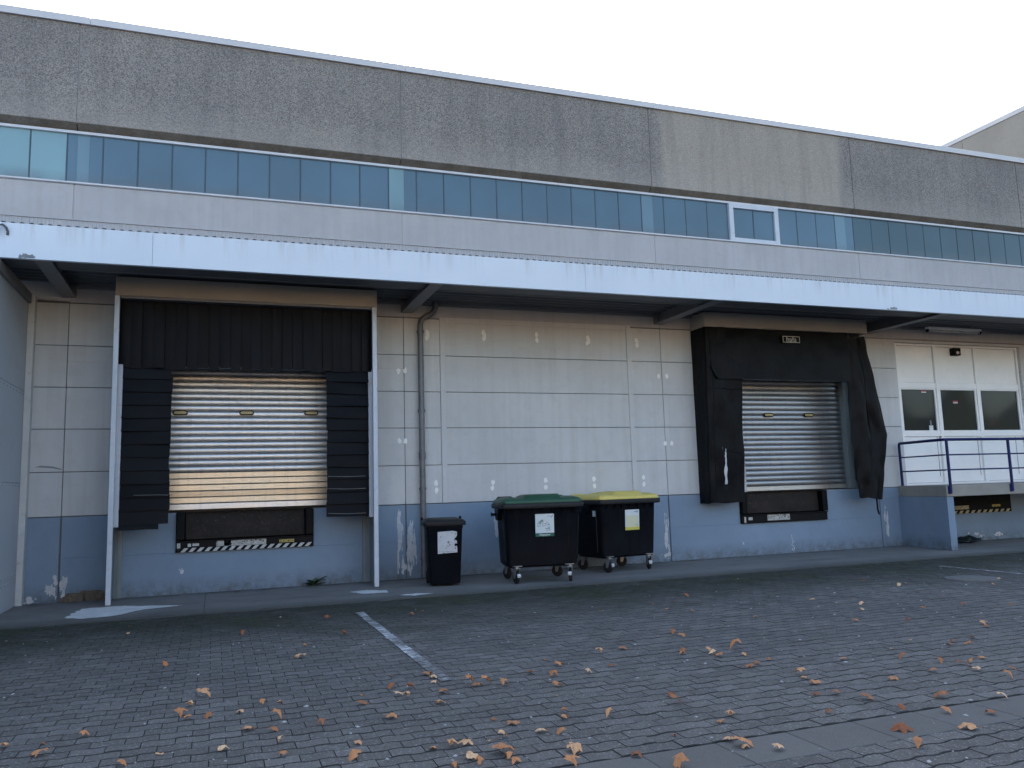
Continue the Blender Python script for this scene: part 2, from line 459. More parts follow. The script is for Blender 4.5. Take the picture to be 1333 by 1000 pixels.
def ground_mat():
    t = NT('yard_ground')
    x, y, z = t.xyz()
    b = t.n('ShaderNodeTexBrick')
    t.l(t.pos(), b.inputs['Vector'])
    b.inputs['Scale'].default_value = 1.0
    b.inputs['Brick Width'].default_value = 0.2
    b.inputs['Row Height'].default_value = 0.14
    b.inputs['Mortar Size'].default_value = 0.006
    b.inputs['Color1'].default_value = (0.055, 0.054, 0.053, 1)
    b.inputs['Color2'].default_value = (0.08, 0.078, 0.076, 1)
    b.inputs['Mortar'].default_value = (0.03, 0.03, 0.03, 1)
    n = t.noise(0.3, 6, 0.7)
    c = t.mix(t.ramp(n, (0.4, 0.7, 0, 0.5)), b.outputs[0], (0.06, 0.06, 0.06))
    return t.done(c, 0.85, 0, 0.3)
M['ground'] = ground_mat()
M['joint_sand'] = simple('joint_sand', (0.018, 0.018, 0.017), 0.95, 0, 0.4, 6, dirt=(0.03, 0.036, 0.018))

M['joint_dirt'] = simple('joint_dirt', (0.036, 0.034, 0.031), 0.95, 0, 0.4, 6, dirt=(0.026, 0.034, 0.016))
def leaf_mat():
    t = NT('dry_leaf')
    r = t.objrand()
    n = t.noise(26, 5, 0.7)
    v = t.noise(120, 2)
    c = t.mix(t.ramp(r, (0.0, 0.5, 0, 1)), (0.27, 0.095, 0.04), (0.52, 0.235, 0.10))
    c = t.mix(t.ramp(r, (0.62, 1.0, 0, 1)), c, (0.76, 0.50, 0.29))
    c = t.mix(t.ramp(n, (0.52, 0.75, 0, 0.65)), c, (0.17, 0.07, 0.03))
    t.bump(v, 0.4, 0.003)
    return t.done(c, 0.65, 0, 0.3)
M['leaf'] = leaf_mat()
M['chip'] = simple('pale_chip', (0.40, 0.40, 0.39), 0.8)

# ------------------------------------------------------------------ mesh helpers
class MB:
    def __init__(self):
        self.v, self.f = [], []
    def add(self, v, f):
        o = len(self.v)
        self.v += [tuple(p) for p in v]
        self.f += [tuple(i + o for i in q) for q in f]
        return self
    def box(self, x0, x1, y0, y1, z0, z1, mat=None):
        v = [(x, y, z) for z in (z0, z1) for y in (y0, y1) for x in (x0, x1)]
        if mat is not None:
            v = [tuple(mat @ Vector(p)) for p in v]
        return self.add(v, [(0, 2, 3, 1), (4, 5, 7, 6), (0, 1, 5, 4), (2, 6, 7, 3), (0, 4, 6, 2), (1, 3, 7, 5)])
    def prism(self, poly, d0, d1, axis='Y'):
        """extrude a 2-D outline: axis Y -> outline is (x, z); axis X -> (y, z); axis Z -> (x, y)"""
        n = len(poly)
        def P(a, b, d):
            return {'Y': (a, d, b), 'X': (d, a, b), 'Z': (a, b, d)}[axis]
        v = [P(a, b, d0) for a, b in poly] + [P(a, b, d1) for a, b in poly]
        f = [tuple(range(n)), tuple(range(2 * n - 1, n - 1, -1))]
        f += [(i, i + n, (i + 1) % n + n, (i + 1) % n) for i in range(n)]
        return self.add(v, f)
    def tube(self, pts, r, n=10, caps=True):
        pts = [Vector(p) for p in pts]
        rr = r if isinstance(r, (list, tuple)) else [r] * len(pts)
        rings, nrm = [], None
        for i, p in enumerate(pts):
            d = (pts[min(i + 1, len(pts) - 1)] - pts[max(i - 1, 0)]).normalized()
            if nrm is None:
                a = Vector((0, 0, 1)) if abs(d.z) < 0.9 else Vector((1, 0, 0))
                nrm = d.cross(a).normalized()
            nrm = (nrm - d * nrm.dot(d)).normalized()
            b = d.cross(nrm)
            rings.append([p + (nrm * math.cos(2 * PI * k / n) + b * math.sin(2 * PI * k / n)) * rr[i] for k in range(n)])
        v = [q for ring in rings for q in ring]
        f = []
        for i in range(len(pts) - 1):
            for k in range(n):
                f.append((i * n + k, i * n + (k + 1) % n, (i + 1) * n + (k + 1) % n, (i + 1) * n + k))
        if caps:
            f.append(tuple(range(n - 1, -1, -1)))
            f.append(tuple((len(pts) - 1) * n + k for k in range(n)))
        return self.add(v, f)
    def cyl(self, c, axis, r, h, n=16):
        c = Vector(c)
        a = {'X': Vector((1, 0, 0)), 'Y': Vector((0, 1, 0)), 'Z': Vector((0, 0, 1))}[axis]
        return self.tube([c - a * h / 2, c + a * h / 2], r, n)
    def sheet(self, fn, nu, nv, thick):
        """closed, thin sheet: fn(u, v) -> point; thick is added along the local normal"""
        P = [[Vector(fn(i / nu, j / nv)) for j in range(nv + 1)] for i in range(nu + 1)]
        N = [[None] * (nv + 1) for _ in range(nu + 1)]
        for i in range(nu + 1):
            for j in range(nv + 1):
                a = P[min(i + 1, nu)][j] - P[max(i - 1, 0)][j]
                b = P[i][min(j + 1, nv)] - P[i][max(j - 1, 0)]
                n = a.cross(b)
                N[i][j] = n.normalized() if n.length > 1e-9 else Vector((0, -1, 0))
        m = (nu + 1) * (nv + 1)
        idx = lambda i, j, s: s * m + i * (nv + 1) + j
        v = [P[i][j] for i in range(nu + 1) for j in range(nv + 1)] + [P[i][j] - N[i][j] * thick for i in range(nu + 1) for j in range(nv + 1)]
        f = []
        for i in range(nu):
            for j in range(nv):
                f.append((idx(i, j, 0), idx(i + 1, j, 0), idx(i + 1, j + 1, 0), idx(i, j + 1, 0)))
                f.append((idx(i, j, 1), idx(i, j + 1, 1), idx(i + 1, j + 1, 1), idx(i + 1, j, 1)))
        for i in range(nu):
            f.append((idx(i, 0, 0), idx(i, 0, 1), idx(i + 1, 0, 1), idx(i + 1, 0, 0)))
            f.append((idx(i, nv, 0), idx(i + 1, nv, 0), idx(i + 1, nv, 1), idx(i, nv, 1)))
        for j in range(nv):
            f.append((idx(0, j, 0), idx(0, j + 1, 0), idx(0, j + 1, 1), idx(0, j, 1)))
            f.append((idx(nu, j, 0), idx(nu, j, 1), idx(nu, j + 1, 1), idx(nu, j + 1, 0)))
        return self.add(v, f)
    def mesh(self, name, mat, bevel=0.0, smooth=False, segs=1):
        me = bpy.data.meshes.new(name)
        me.from_pydata(self.v, [], self.f)
        bm = bmesh.new()
        bm.from_mesh(me)
        bmesh.ops.recalc_face_normals(bm, faces=bm.faces)
        if bevel:
            es = [e for e in bm.edges if len(e.link_faces) == 2 and e.calc_face_angle(0) > 0.6]
            bmesh.ops.bevel(bm, geom=es, offset=bevel, segments=segs, affect='EDGES', clamp_overlap=True)
        for fc in bm.faces:
            fc.smooth = smooth
        if smooth:
            for e in bm.edges:
                if len(e.link_faces) == 2 and e.calc_face_angle(0) > 0.7:
                    e.smooth = False
        bm.to_mesh(me)
        bm.free()
        me.materials.append(mat)
        return me
    def obj(self, name, mat, parent=None, bevel=0.0, smooth=False, loc=None, segs=1):
        return link(name, self.mesh(name, mat, bevel, smooth, segs), parent, loc)

def link(name, me, parent=None, loc=None, rot=None):
    o = bpy.data.objects.new(name, me)
    C.objects.link(o)
    o.parent = parent
    if loc is not None:
        o.location = loc
    if rot is not None:
        o.rotation_euler = rot
    return o

def thing(name, label, cat, loc=(0, 0, 0), rz=0.0, group=None):
    o = bpy.data.objects.new(name, None)
    C.objects.link(o)
    o.empty_display_size = 0.3
    o.location = loc
    o.rotation_euler = (0, 0, rz)
    return tag(o, label, cat, group)

def tag(o, label, cat, group=None):
    o['label'] = label
    o['category'] = cat
    if group:
        o['group'] = group
    return o

def structure(o):
    o['kind'] = 'structure'
    return o

def stuff(o):
    o['kind'] = 'stuff'
    return o

def bx(name, mat, parent, x0, x1, y0, y1, z0, z1, bevel=0.0):
    return MB().box(x0, x1, y0, y1, z0, z1).obj(name, mat, parent, bevel)

def minus(rects, holes, minw=0.02):
    """rectangles (x0, x1, z0, z1) with the holes cut out of them"""
    out = list(rects)
    for hx0, hx1, hz0, hz1 in holes:
        nxt = []
        for x0, x1, z0, z1 in out:
            if hx1 <= x0 or hx0 >= x1 or hz1 <= z0 or hz0 >= z1:
                nxt.append((x0, x1, z0, z1))
                continue
            if hz1 < z1: nxt.append((x0, x1, hz1, z1))
            if hz0 > z0: nxt.append((x0, x1, z0, hz0))
            a, b = max(z0, hz0), min(z1, hz1)
            if hx0 > x0: nxt.append((x0, hx0, a, b))
            if hx1 < x1: nxt.append((hx1, x1, a, b))
        out = nxt
    return [r for r in out if r[1] - r[0] > minw and r[3] - r[2] > minw]

def text_mesh(txt, size, mat, name, extrude=0.001, bold=0.0):
    cu = bpy.data.curves.new(name, 'FONT')
    cu.body = txt
    cu.size = size
    cu.extrude = extrude
    cu.offset = bold
    cu.align_x = 'CENTER'
    cu.align_y = 'CENTER'
    tmp = bpy.data.objects.new(name, cu)
    C.objects.link(tmp)
    dg = bpy.context.evaluated_depsgraph_get()
    me = bpy.data.meshes.new_from_object(tmp.evaluated_get(dg))
    bpy.data.objects.remove(tmp)
    bpy.data.curves.remove(cu)
    me.materials.clear()
    me.materials.append(mat)
    return me

def blotch(w, h, cell, seed, thr=0.0, stretch=1.0, thick=0.002):
    """ragged flake of bare plaster: grid cells kept where noise beats a threshold; local x, z, front at y = -thick"""
    mb = MB()
    nx, nz = max(3, int(w / cell)), max(3, int(h / cell))
    for i in range(nx):
        for j in range(nz):
            u, v = (i + .5) / nx * 2 - 1, (j + .5) / nz * 2 - 1
            n = mnoise.noise(Vector((u * w * 9 + seed * 3.1, v * h * 9 / stretch, seed * 7.7))) + 0.5 * mnoise.noise(Vector((u * w * 26 + seed, v * h * 20 / stretch, seed)))
            if n + 0.75 - 0.9 * (u * u + v * v) > 0.55 + thr:
                x, z = u * w / 2, v * h / 2
                e = cell * 0.53
                j1, j2 = random.uniform(-.2, .2) * cell, random.uniform(-.2, .2) * cell
                b = len(mb.v)
                mb.v += [(x - e + j1, -thick, z - e), (x + e, -thick, z - e + j2), (x + e + j2, -thick, z + e), (x - e, -thick, z + e + j1),
                         (x - e + j1, 0, z - e), (x + e, 0, z - e + j2), (x + e + j2, 0, z + e), (x - e, 0, z + e + j1)]
                mb.f += [(b, b + 1, b + 2, b + 3), (b, b + 4, b + 5, b + 1), (b + 1, b + 5, b + 6, b + 2), (b + 2, b + 6, b + 7, b + 3), (b + 3, b + 7, b + 4, b)]
    return mb

# ------------------------------------------------------------------ ground
PL, PR, AMP = 0.2, 0.14, 0.0085        # paver length, row height, edge wave
def wav(x):
    return AMP * max(-1.0, min(1.0, 1.9 * math.sin(2 * PI * x / PL)))
PAVE_TOP = -2.62                        # the paving begins in front of the apron
GUT0, GUT1 = -10.46, -10.05             # row of gutter slabs
structure(MB().add([(-220, -220, -0.03), (260, -220, -0.03), (260, 260, -0.03), (-220, 260, -0.03)], [(0, 1, 2, 3)]).obj('ground', M['joint_sand']))
far = MB()
def quad(x0, x1, y0, y1, z):
    far.add([(x0, y0, z), (x1, y0, z), (x1, y1, z), (x0, y1, z)], [(0, 1, 2, 3)])
FX0, FX1, FY0 = -4.2, 22.0, -11.78       # the stretch laid stone by stone
quad(-200, FX0, -200, PAVE_TOP, -0.002)
quad(FX1, 240, -200, PAVE_TOP, -0.002)
quad(FX0, FX1, -200, FY0, -0.002)
structure(far.obj('yard_ground', M['ground']))
paving = structure(MB().add([(FX0, FY0, -0.024), (FX1, FY0, -0.024), (FX1, PAVE_TOP, -0.024), (FX0, PAVE_TOP, -0.024)], [(0, 1, 2, 3)]).obj('paving', M['joint_sand']))

def paver_outline(x0, x1, yb, yt, n, g=0.0028):
    gx = 0.0013
    xs = [x0 + gx + (x1 - x0 - 2 * gx) * i / n for i in range(n + 1)]
    return [(x, yb + g + wav(x)) for x in xs] + [(x, yt - g + wav(x)) for x in reversed(xs)]
def paver_add(mb, x0, x1, yb, yt, n, fine, jit):
    o = paver_outline(x0, x1, yb, yt, n)
    m = len(o)
    h = m // 2
    cx, cy = (x0 + x1) / 2, (yb + yt) / 2
    dz, tx, ty = jit
    zf = lambda p: dz + tx * (p[0] - cx) + ty * (p[1] - cy)
    b = len(mb.v)
    c = 0.0052
    ins = lambda i, p: (cx + (p[0] - cx) * (1 - 0.0015 / PL * 2), p[1] + (c if i < h else -c))
    mb.v += [(p[0], p[1], -0.024) for p in o] + [(p[0], p[1], zf(p) - 0.0055) for p in o] + [(*ins(i, p), zf(p)) for i, p in enumerate(o)]
    for q in (0, 1):
        for i in range(m):
            mb.f.append((b + q * m + i, b + q * m + (i + 1) % m, b + (q + 1) * m + (i + 1) % m, b + (q + 1) * m + i))
            mb.mi.append(1)
    t = b + 2 * m
    for i in range(h - 1):
        mb.f.append((t + i, t + i + 1, t + m - 2 - i, t + m - 1 - i))
        mb.mi.append(0)
class PB(MB):
    def __init__(self):
        super().__init__()
        self.mi = []
    def pmesh(self, name):
        me = bpy.data.meshes.new(name)
        me.from_pydata(self.v, [], self.f)
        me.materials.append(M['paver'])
        me.materials.append(M['joint_dirt'])
        me.polygons.foreach_set('material_index', self.mi)
        me.update()
        return me
def in_view(x, y):
    d = Vector((x, y + 14.4, -1.522))
    z = d.dot(_f)
    return z > 0.5 and abs(d.dot(_r) / z) < 0.665 and d.dot(_u) / z > -0.49
cells = []
rows = []
y = PAVE_TOP
k = 0
while y > FY0:
    if y - PR < GUT1 and y > GUT0:      # the gutter slabs lie here
        if rows and rows[-1][1] == 'g':
            pass
        else:
            rows.append((GUT1, 'g'))
        y = GUT0
        k += 1
        continue
    rows.append((y, k))
    y -= PR
    k += 1
GY = [r for r in rows if r[1] == 'g']
lasty = None
for y, kk in rows:
    if kk == 'g':
        continue
    off = 0.5 * PL if kk % 2 else 0.0
    i0 = int((FX0 - off) / PL)
    i1 = int((FX1 - off) / PL)
    for i in range(i0, i1):
        x0 = off + i * PL
        cells.append((x0, x0 + PL, y - PR, y, kk % 2))
near = sorted([c for c in cells if in_view((c[0] + c[1]) / 2, (c[2] + c[3]) / 2)], key=lambda c: math.hypot((c[0] + c[1]) / 2, (c[2] + c[3]) / 2 + 14.4))[:300]
nearset = set(near)
proto = {}
for par in (0, 1):
    off = 0.5 * PL if par else 0.0
    mb = PB()
    paver_add(mb, off, off + PL, -PR / 2, PR / 2, 8, True, (0, 0, 0))
    mb.v = [(p[0] - off - PL / 2, p[1], p[2]) for p in mb.v]
    proto[par] = mb.pmesh('paver')
for c in near:
    o = link('paver', proto[c[4]], paving, ((c[0] + c[1]) / 2, (c[2] + c[3]) / 2, random.gauss(0, 0.0012)), (random.gauss(0, 0.006), random.gauss(0, 0.005), 0))
mb = PB()
for c in cells:
    if c in nearset:
        continue
    cx, cy = (c[0] + c[1]) / 2, (c[2] + c[3]) / 2
    if not (in_view(cx, cy) or in_view(cx - 1.6, cy) or in_view(cx + 1.6, cy) or cy < -8):
        continue
    d = math.hypot(cx, cy + 14.4)
    paver_add(mb, c[0], c[1], c[2], c[3], 8 if d < 8 else 4, d < 8, (random.gauss(0, 0.0012), random.gauss(0, 0.005), random.gauss(0, 0.006)))
stuff(link('pavers', mb.pmesh('pavers'), paving))
# gutter slabs
gut = structure(MB().box(FX0, FX1, GUT0 + .004, GUT1 - .004, -0.023, -0.013).obj('gutter', M['joint_sand']))
sm = MB().box(-0.247, 0.247, -(GUT1 - GUT0) / 2 + .006, (GUT1 - GUT0) / 2 - .006, -0.013, 0.0).mesh('gutter_slab', M['gutter'], 0.004)
x = FX0 + .25
while x < 9:
    link('gutter_slab', sm, gut, (x, (GUT0 + GUT1) / 2, random.gauss(0.0, 0.001)), (random.gauss(0, .003), random.gauss(0, .003), 0))
    x += 0.5
# apron: cast slabs along the foot of the wall
apron = structure(MB().box(-2.75, 26, PAVE_TOP + .003, 0.0, -0.028, -0.016).obj('apron', M['joint_sand']))
x = -2.75
while x < 24:
    w = 2.66
    s = MB()
    s.sheet(lambda u, v, x=x, w=w: (x + .003 + u * (w - .006), PAVE_TOP + .006 + v * (-PAVE_TOP - .008), 0.004 - 0.012 * math.sin(PI * v) ** 2), 2, 8, 0.012)
    s.obj('apron_slab', M['apron'], apron)
    x += w
# worn parking lines, interrupted at every joint between the stones
def parking_line(x0, x1, y0, y1):
    mb = MB()
    for y, kk in rows:
        if kk == 'g' or y > y1 or y - PR < y0:
            continue
        n = 4
        cols = [x0 + (x1 - x0) * i / n for i in range(n + 1)]
        e0, e1 = random.gauss(0, .004), random.gauss(0, .004)
        cols[0] += e0; cols[-1] += e1
        b = len(mb.v)
        g = 0.0095
        mb.v += [(x, y - PR + g + wav(x), 0.0062) for x in cols] + [(x, y - g + wav(x), 0.0062) for x in cols]
        mb.f += [(b + i, b + i + 1, b + n + 2 + i, b + n + 1 + i) for i in range(n)]
    o = mb.obj('parking_line', M['line'])
    return structure(o)
parking_line(1.735, 1.835, -7.8, -3.55)
parking_line(11.50, 11.60, -7.0, -3.5)
# spilled white paint, dried on the apron
def spill(pts, seed, parent=apron):
    mb = MB()
    n = len(pts)
    cx, cy = sum(p[0] for p in pts) / n, sum(p[1] for p in pts) / n
    out = []
    for i in range(n):
        a, b = Vector(pts[i]), Vector(pts[(i + 1) % n])
        for k in range(10):
            p = a.lerp(b, k / 10)
            q = mnoise.noise(Vector((p.x * 9, p.y * 9, seed))) * 0.05 + mnoise.noise(Vector((p.x * 30, p.y * 30, seed))) * 0.02
            d = Vector((p.x - cx, p.y - cy))
            p = Vector((p.x, p.y)) + (d.normalized() * q if d.length > 1e-6 else Vector((0, 0)))
            out.append((p.x, p.y))
    m = len(out)
    zz = lambda p: 0.0085 - 0.012 * math.sin(PI * max(0, min(1, (p[1] - PAVE_TOP) / -PAVE_TOP))) ** 2
    # fan of rings so that the film follows the dished slabs
    rings = 5
    v = []
    for r in range(rings + 1):
        for p in out:
            f = 1 - r / rings
            x, y = cx + (p[0] - cx) * f, cy + (p[1] - cy) * f
            v.append((x, y, zz((x, y))))
    f = []
    for r in range(rings):
        f += [(r * m + i, r * m + (i + 1) % m, (r + 1) * m + (i + 1) % m, (r + 1) * m + i) for i in range(m)]
    mb.add(v, f)
    me = mb.mesh('paint_spill', M['spill'])
    return link('paint_spill', me, parent)
spill([(-1.83, -1.97), (-1.8, -1.55), (-1.73, -1.02), (-1.35, -0.98), (-0.93, -1.16), (-0.35, -1.42), (-0.92, -1.62), (-1.18, -2.1), (-1.56, -2.2)], 2.0)
spill([(2.02, -1.26), (2.3, -1.18), (2.6, -1.42), (2.52, -1.68), (2.2, -1.66)], 5.0)
spill([(2.6, -2.18), (2.9, -2.1), (3.12, -2.24), (2.8, -2.36)], 8.0)

# ------------------------------------------------------------------ warehouse
wh = thing('warehouse', 'long grey concrete warehouse with blue base, ribbon of blue glazing and two dock doors', 'building')
D1 = (-0.72, 1.90, 1.30, 3.72)
L1 = (-0.55, 1.61, 0.655, 1.30)
D2 = (10.40, 13.36, 1.30, 3.66)
L2 = (10.19, 12.37, 0.655, 1.30)
OF = (14.69, 18.62, 1.30, 4.60)
L3 = (15.30, 17.78, 0.63, 1.05)
HOLES = [D1, L1, D2, L2, OF, L3]
cols = [-2.75, -2.2, 3.21, 3.89, 7.79, 8.53, 13.86, 19.2, 24.6]
zr = [1.295, 1.98, 2.65, 3.31, 3.98, 4.665]
J = 0.0055
for i in range(len(cols) - 1):
    x0, x1 = cols[i], cols[i + 1]
    jl = 0.05 if abs(x0 - 3.89) < .01 or abs(x0 - 7.79) < .01 else 0
    for k in range(5):
        for r in minus([(x0 + J, x1 - J, zr[k] + J, zr[k + 1] - J)], HOLES):
            bx('wall_panel', M['panel'], wh, r[0], r[1], random.uniform(-.002, .002), 0.1, r[2], r[3], 0.004)
bcols = [-2.75, -2.2, 3.21, 8.53, 13.86, 19.2, 24.6]
for i in range(6):
    x0, x1 = bcols[i], bcols[i + 1]
    for r in minus([(x0 + .012, x1 - .012, -0.1, 1.285)], HOLES):
        bx('base_panel', M['base'], wh, r[0], r[1], 0.0, 0.1, r[2], r[3], 0.004)
    a, b = x0 + .004, x1 - .004
    if i == 0:
        continue
    for r in minus([(a, b, 4.68, 6.64)], [OF]):
        bx('band_panel', M['band'], wh, r[0], r[1], 0.0, 0.1, r[2], r[3], 0.005)
bx('band_panel', M['band'], wh, -7.55, -2.208, 0.0, 0.1, 4.746, 6.64, .005)
# dark joint backing behind all panels, with the openings left free
mb = MB()
for r in minus([(-9, 24.6, -0.1, 4.70)], [(a - .006, b + .006, c - .006, d + .006) for a, b, c, d in HOLES]):
    mb.box(r[0], r[1], 0.026, 0.098, r[2], r[3])
mb.obj('joint_backing', M['core'], wh)
bx('joint_backing', M['flash'], wh, -9, 24.6, 0.012, 0.098, 4.702, 6.63)
# cover strips of the walled-up gate and its lintel
for x0, x1 in ((3.885, 3.985), (7.745, 7.845)):
    bx('cover_strip', M['panel'], wh, x0, x1, -0.022, -0.003, 1.30, 4.70, 0.004)
bx('cover_strip', M['panel'], wh, 3.988, 7.742, -0.02, -0.004, 4.60, 4.70, 0.004)
# parapet panels of exposed aggregate, splayed at the foot
pc = [-9.0, -7.55, -2.2, 3.21, 8.53, 13.86, 19.2, 24.6]
for i in range(len(pc) - 1):
    MB().prism([(0.0, 9.43), (0.0, 7.705), (0.15, 7.59), (0.3, 7.59), (0.3, 9.43)], pc[i] + .009, pc[i + 1] - .009, 'X').obj('parapet_panel', M['aggregate'], wh)
bx('joint_backing', M['band'], wh, -9, 24.6, 0.02, 0.29, 7.70, 9.42)
x = -7.4
while x < 24.6:
    x1 = min(x + 5.35, 24.6)
    MB().prism([(-.045, 9.425), (-.035, 9.425), (-.035, 9.432), (.35, 9.432), (.35, 9.575), (-.045, 9.55)], x + .003, x1 - .003, 'X').obj('roof_coping', M['coping'], wh)
    x = x1
# ribbon glazing: channel-glass panes between slim dark joints
K = 1.0083
bx('window_frame', M['frame_white'], wh, -9, 24.6, 0.075, 0.16, 7.545, 7.588)
MB().prism([(-.03, 6.655), (-.03, 6.68), (0.16, 6.725), (0.16, 6.645), (0.0, 6.645)], -9, 24.6, 'X').obj('window_sill', M['frame_white'], wh)
edges = []
x = -2.324 - 0.529 * 12
while x < 10.4:
    edges.append(x)
    x += 0.529
edges = [e * K for e in edges]
e2 = [11.655 * K]
while e2[-1] < 24:
    e2.append(e2[-1] + 0.529 * K)
def panes(es):
    for a, b in zip(es[:-1], es[1:]):
        xc = (a + b) / 2
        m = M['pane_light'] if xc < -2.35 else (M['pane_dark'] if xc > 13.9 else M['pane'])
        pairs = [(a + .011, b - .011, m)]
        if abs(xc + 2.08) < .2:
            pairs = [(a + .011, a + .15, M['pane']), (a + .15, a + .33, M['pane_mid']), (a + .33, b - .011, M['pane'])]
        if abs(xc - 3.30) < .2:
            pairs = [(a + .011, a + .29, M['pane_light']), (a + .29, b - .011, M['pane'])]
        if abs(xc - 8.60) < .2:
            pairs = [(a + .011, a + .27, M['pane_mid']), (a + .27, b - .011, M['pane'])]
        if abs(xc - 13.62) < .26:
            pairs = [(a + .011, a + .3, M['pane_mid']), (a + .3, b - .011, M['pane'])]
        for p0, p1, mm in pairs:
            bx('window_pane', mm, wh, p0 + .0005, p1 - .0005, 0.12 + random.uniform(-.002, .002), 0.15, 6.735, 7.545)
        bx('window_mullion', M['mullion'], wh, a - .008, a + .008, 0.114, 0.16, 6.727, 7.545)
panes(edges)
panes(e2)
# tilting sash with a white frame
wf = MB()
a, b = 10.372 * K, 11.655 * K
for r in ((a, a + .11, 6.70, 7.545), (b - .11, b, 6.70, 7.545), (a + .11, b - .11, 7.45, 7.545), (a + .11, b - .11, 6.70, 6.78)):
    wf.box(r[0], r[1], 0.06, 0.155, r[2], r[3])
wf.obj('window_frame', M['post_white'], wh, 0.004)
mid = (a + b) / 2
bx('window_pane', M['pane'], wh, a + .11, mid - .011, 0.11, 0.15, 6.78, 7.45)
bx('window_pane', M['pane'], wh, mid + .011, b - .11, 0.11, 0.15, 6.78, 7.45)
bx('window_mullion', M['mullion'], wh, mid - .010, mid + .010, 0.10, 0.16, 6.78, 7.45)
# body of the hall behind its facade
bx('hall_body', M['roof'], wh, -9, 24.6, 0.42, 34, 0, 9.38)
# roller shutters
def shutter(label, x0, x1, z0, z1, y, nflat, pitch, holes):
    sh = bpy.data.objects.new('roller_shutter', None)
    C.objects.link(sh)
    sh.parent = wh
    if label: sh['label'] = label
    prof = []
    n = 10
    for i in range(n + 1):
        t = i / n
        prof.append((-0.017 * math.sin(PI * (0.10 + 0.86 * t ** 1.15)) ** 0.75 if 0 < i < n else 0.002, t * (pitch - .003)))
    poly = prof + [(0.012, pitch - .004), (0.012, 0)]
    curved = MB().prism(poly, x0, x1, 'X').mesh('slat', M['slat'] if nflat else M['slat_dark'], 0, True)
    flat = MB().prism([(-.014, 0.004), (-.018, 0.012), (-.018, pitch - .012), (-.010, pitch - .002), (.012, pitch - .002), (.012, 0)], x0, x1, 'X').mesh('slat', M['slat_flat'])
    bx('bottom_bar', M['bar'], sh, x0, x1, y - .03, y + .02, z0, z0 + .095, .006)
    z = z0 + .10
    k = 0
    while z + pitch < z1 + pitch:
        o = link('slat', flat if k < nflat else curved, sh, (0, y + random.uniform(-.0025, .0025), z), (random.gauss(0, .012 if k >= nflat else .035), 0, 0))
        z += pitch
        k += 1
    for hx, hz, hw, hh in holes:
        pts = []
        for q in range(20):
            a = 2 * PI * q / 20
            c, s = math.cos(a), math.sin(a)
            pts.append((hx + math.copysign(hw / 2 - hh / 2, c) + c * hh / 2, hz + s * hh / 2))
        o = MB().prism(pts, y - .046, y - .02, 'Y').obj('peephole', M['black'], sh)
        pts2 = [(hx + (p[0] - hx) * .86, hz + (p[1] - hz) * .58) for p in pts]
        MB().prism(pts2, y - .050, y - .0455, 'Y').obj('peephole_glass', M['yellow_glass'], sh)
    return sh
shutter('roller shutter closed above the left dock leveller', D1[0] + .002, D1[1] - .002, 1.33, 3.70, 0.14, 5, 0.1015, [(-0.53, 2.925, .235, .082), (0.515, 2.925, .235, .082), (1.585, 2.925, .235, .082)])
shutter('roller shutter behind the torn black curtain shelter', 10.41, 13.14, 1.31, 3.64, 0.20, 0, 0.108, [(11.2, 2.92, .25, .09), (12.25, 2.92, .25, .09)])
# door guides and boxes around the shutters
def guide(x0, x1, z0, z1, y0, y1, m):
    bx('door_guide', m, wh, x0, x1, y0, y1, z0, z1, .004)
M['guide'] = simple('guide_grey', (0.20, 0.235, 0.25), 0.5, 0.1, 0.1)
guide(13.145, 13.355, 1.305, 3.655, 0.06, 0.26, M['guide'])
for (x0, x1, z0, z1) in (D1, D2):
    bx('door_backing', M['core'], wh, x0, x1, 0.27, 0.40, z0, z1)
# office front: a door leaf and two fixed lights in white plastic
of = bpy.data.objects.new('office_front', None)
C.objects.link(of)
of.parent = wh
Y0, Y1 = 0.10, 0.18
bxs = lambda n, m, *a, bv=.004: bx(n, m, of, *a, bv)
# outer frame and posts
xs = [14.80, 15.93, 17.20, 18.58]
fr = MB()
fr.box(14.70, 14.80, 0.06, 0.2, 1.31, 4.59).box(18.56, 18.615, 0.06, 0.2, 1.31, 4.59)
fr.box(14.80, 18.56, 0.06, 0.2, 4.545, 4.59).box(14.80, 18.56, 0.06, 0.2, 1.31, 1.36)
fr.box(15.895, 15.985, 0.06, 0.2, 1.36, 4.545).box(17.165, 17.255, 0.06, 0.2, 1.36, 4.545)
for a, b in ((14.80, 15.895), (15.985, 17.165), (17.255, 18.56)):
    fr.box(a, b, 0.07, 0.19, 3.55, 3.68)
    fr.box(a, b, 0.07, 0.19, 2.42, 2.53)
fr.obj('office_frame', M['white_pvc'], of, .004)
for k, (a, b) in enumerate(((14.80, 15.895), (15.985, 17.165), (17.255, 18.56))):
    bxs('upper_panel', M['white_pvc'], a + .006, b - .006, 0.10, 0.14, 3.686, 4.539)
    bxs('lower_panel', M['white_pvc'], a + .006, b - .006, 0.10, 0.14, 1.366, 2.414)
    sash = MB()
    s = .05
    z0, z1 = 2.53, 3.55
    sash.box(a, a + s, .085, .15, z0, z1).box(b - s, b, .085, .15, z0, z1).box(a + s, b - s, .085, .15, z0, z0 + s * .7).box(a + s, b - s, .085, .15, z1 - s * .7, z1)
    sash.obj('window_sash', M['white_pvc'], of, .004)
    bx('window_pane', M['glass'], of, a + s, b - s, .115, .135, z0 + s * .7, z1 - s * .7)
# a few fine joints on the lower panels
for a in (15.80, 17.06, 18.30):
    bx('panel_joint', M['print_grey'], of, a, a + .012, .094, .101, 1.5, 2.40)
for x, z in ((15.55, 3.46), (16.50, 3.22)):
    bx('window_sticker', M['red'], of, x - .075, x + .075, .1135, .1149, z - .02, z + .045)
    bx('window_sticker', M['label_white'], of, x - .07, x + .07, .112, .1134, z - .015, z + .012)
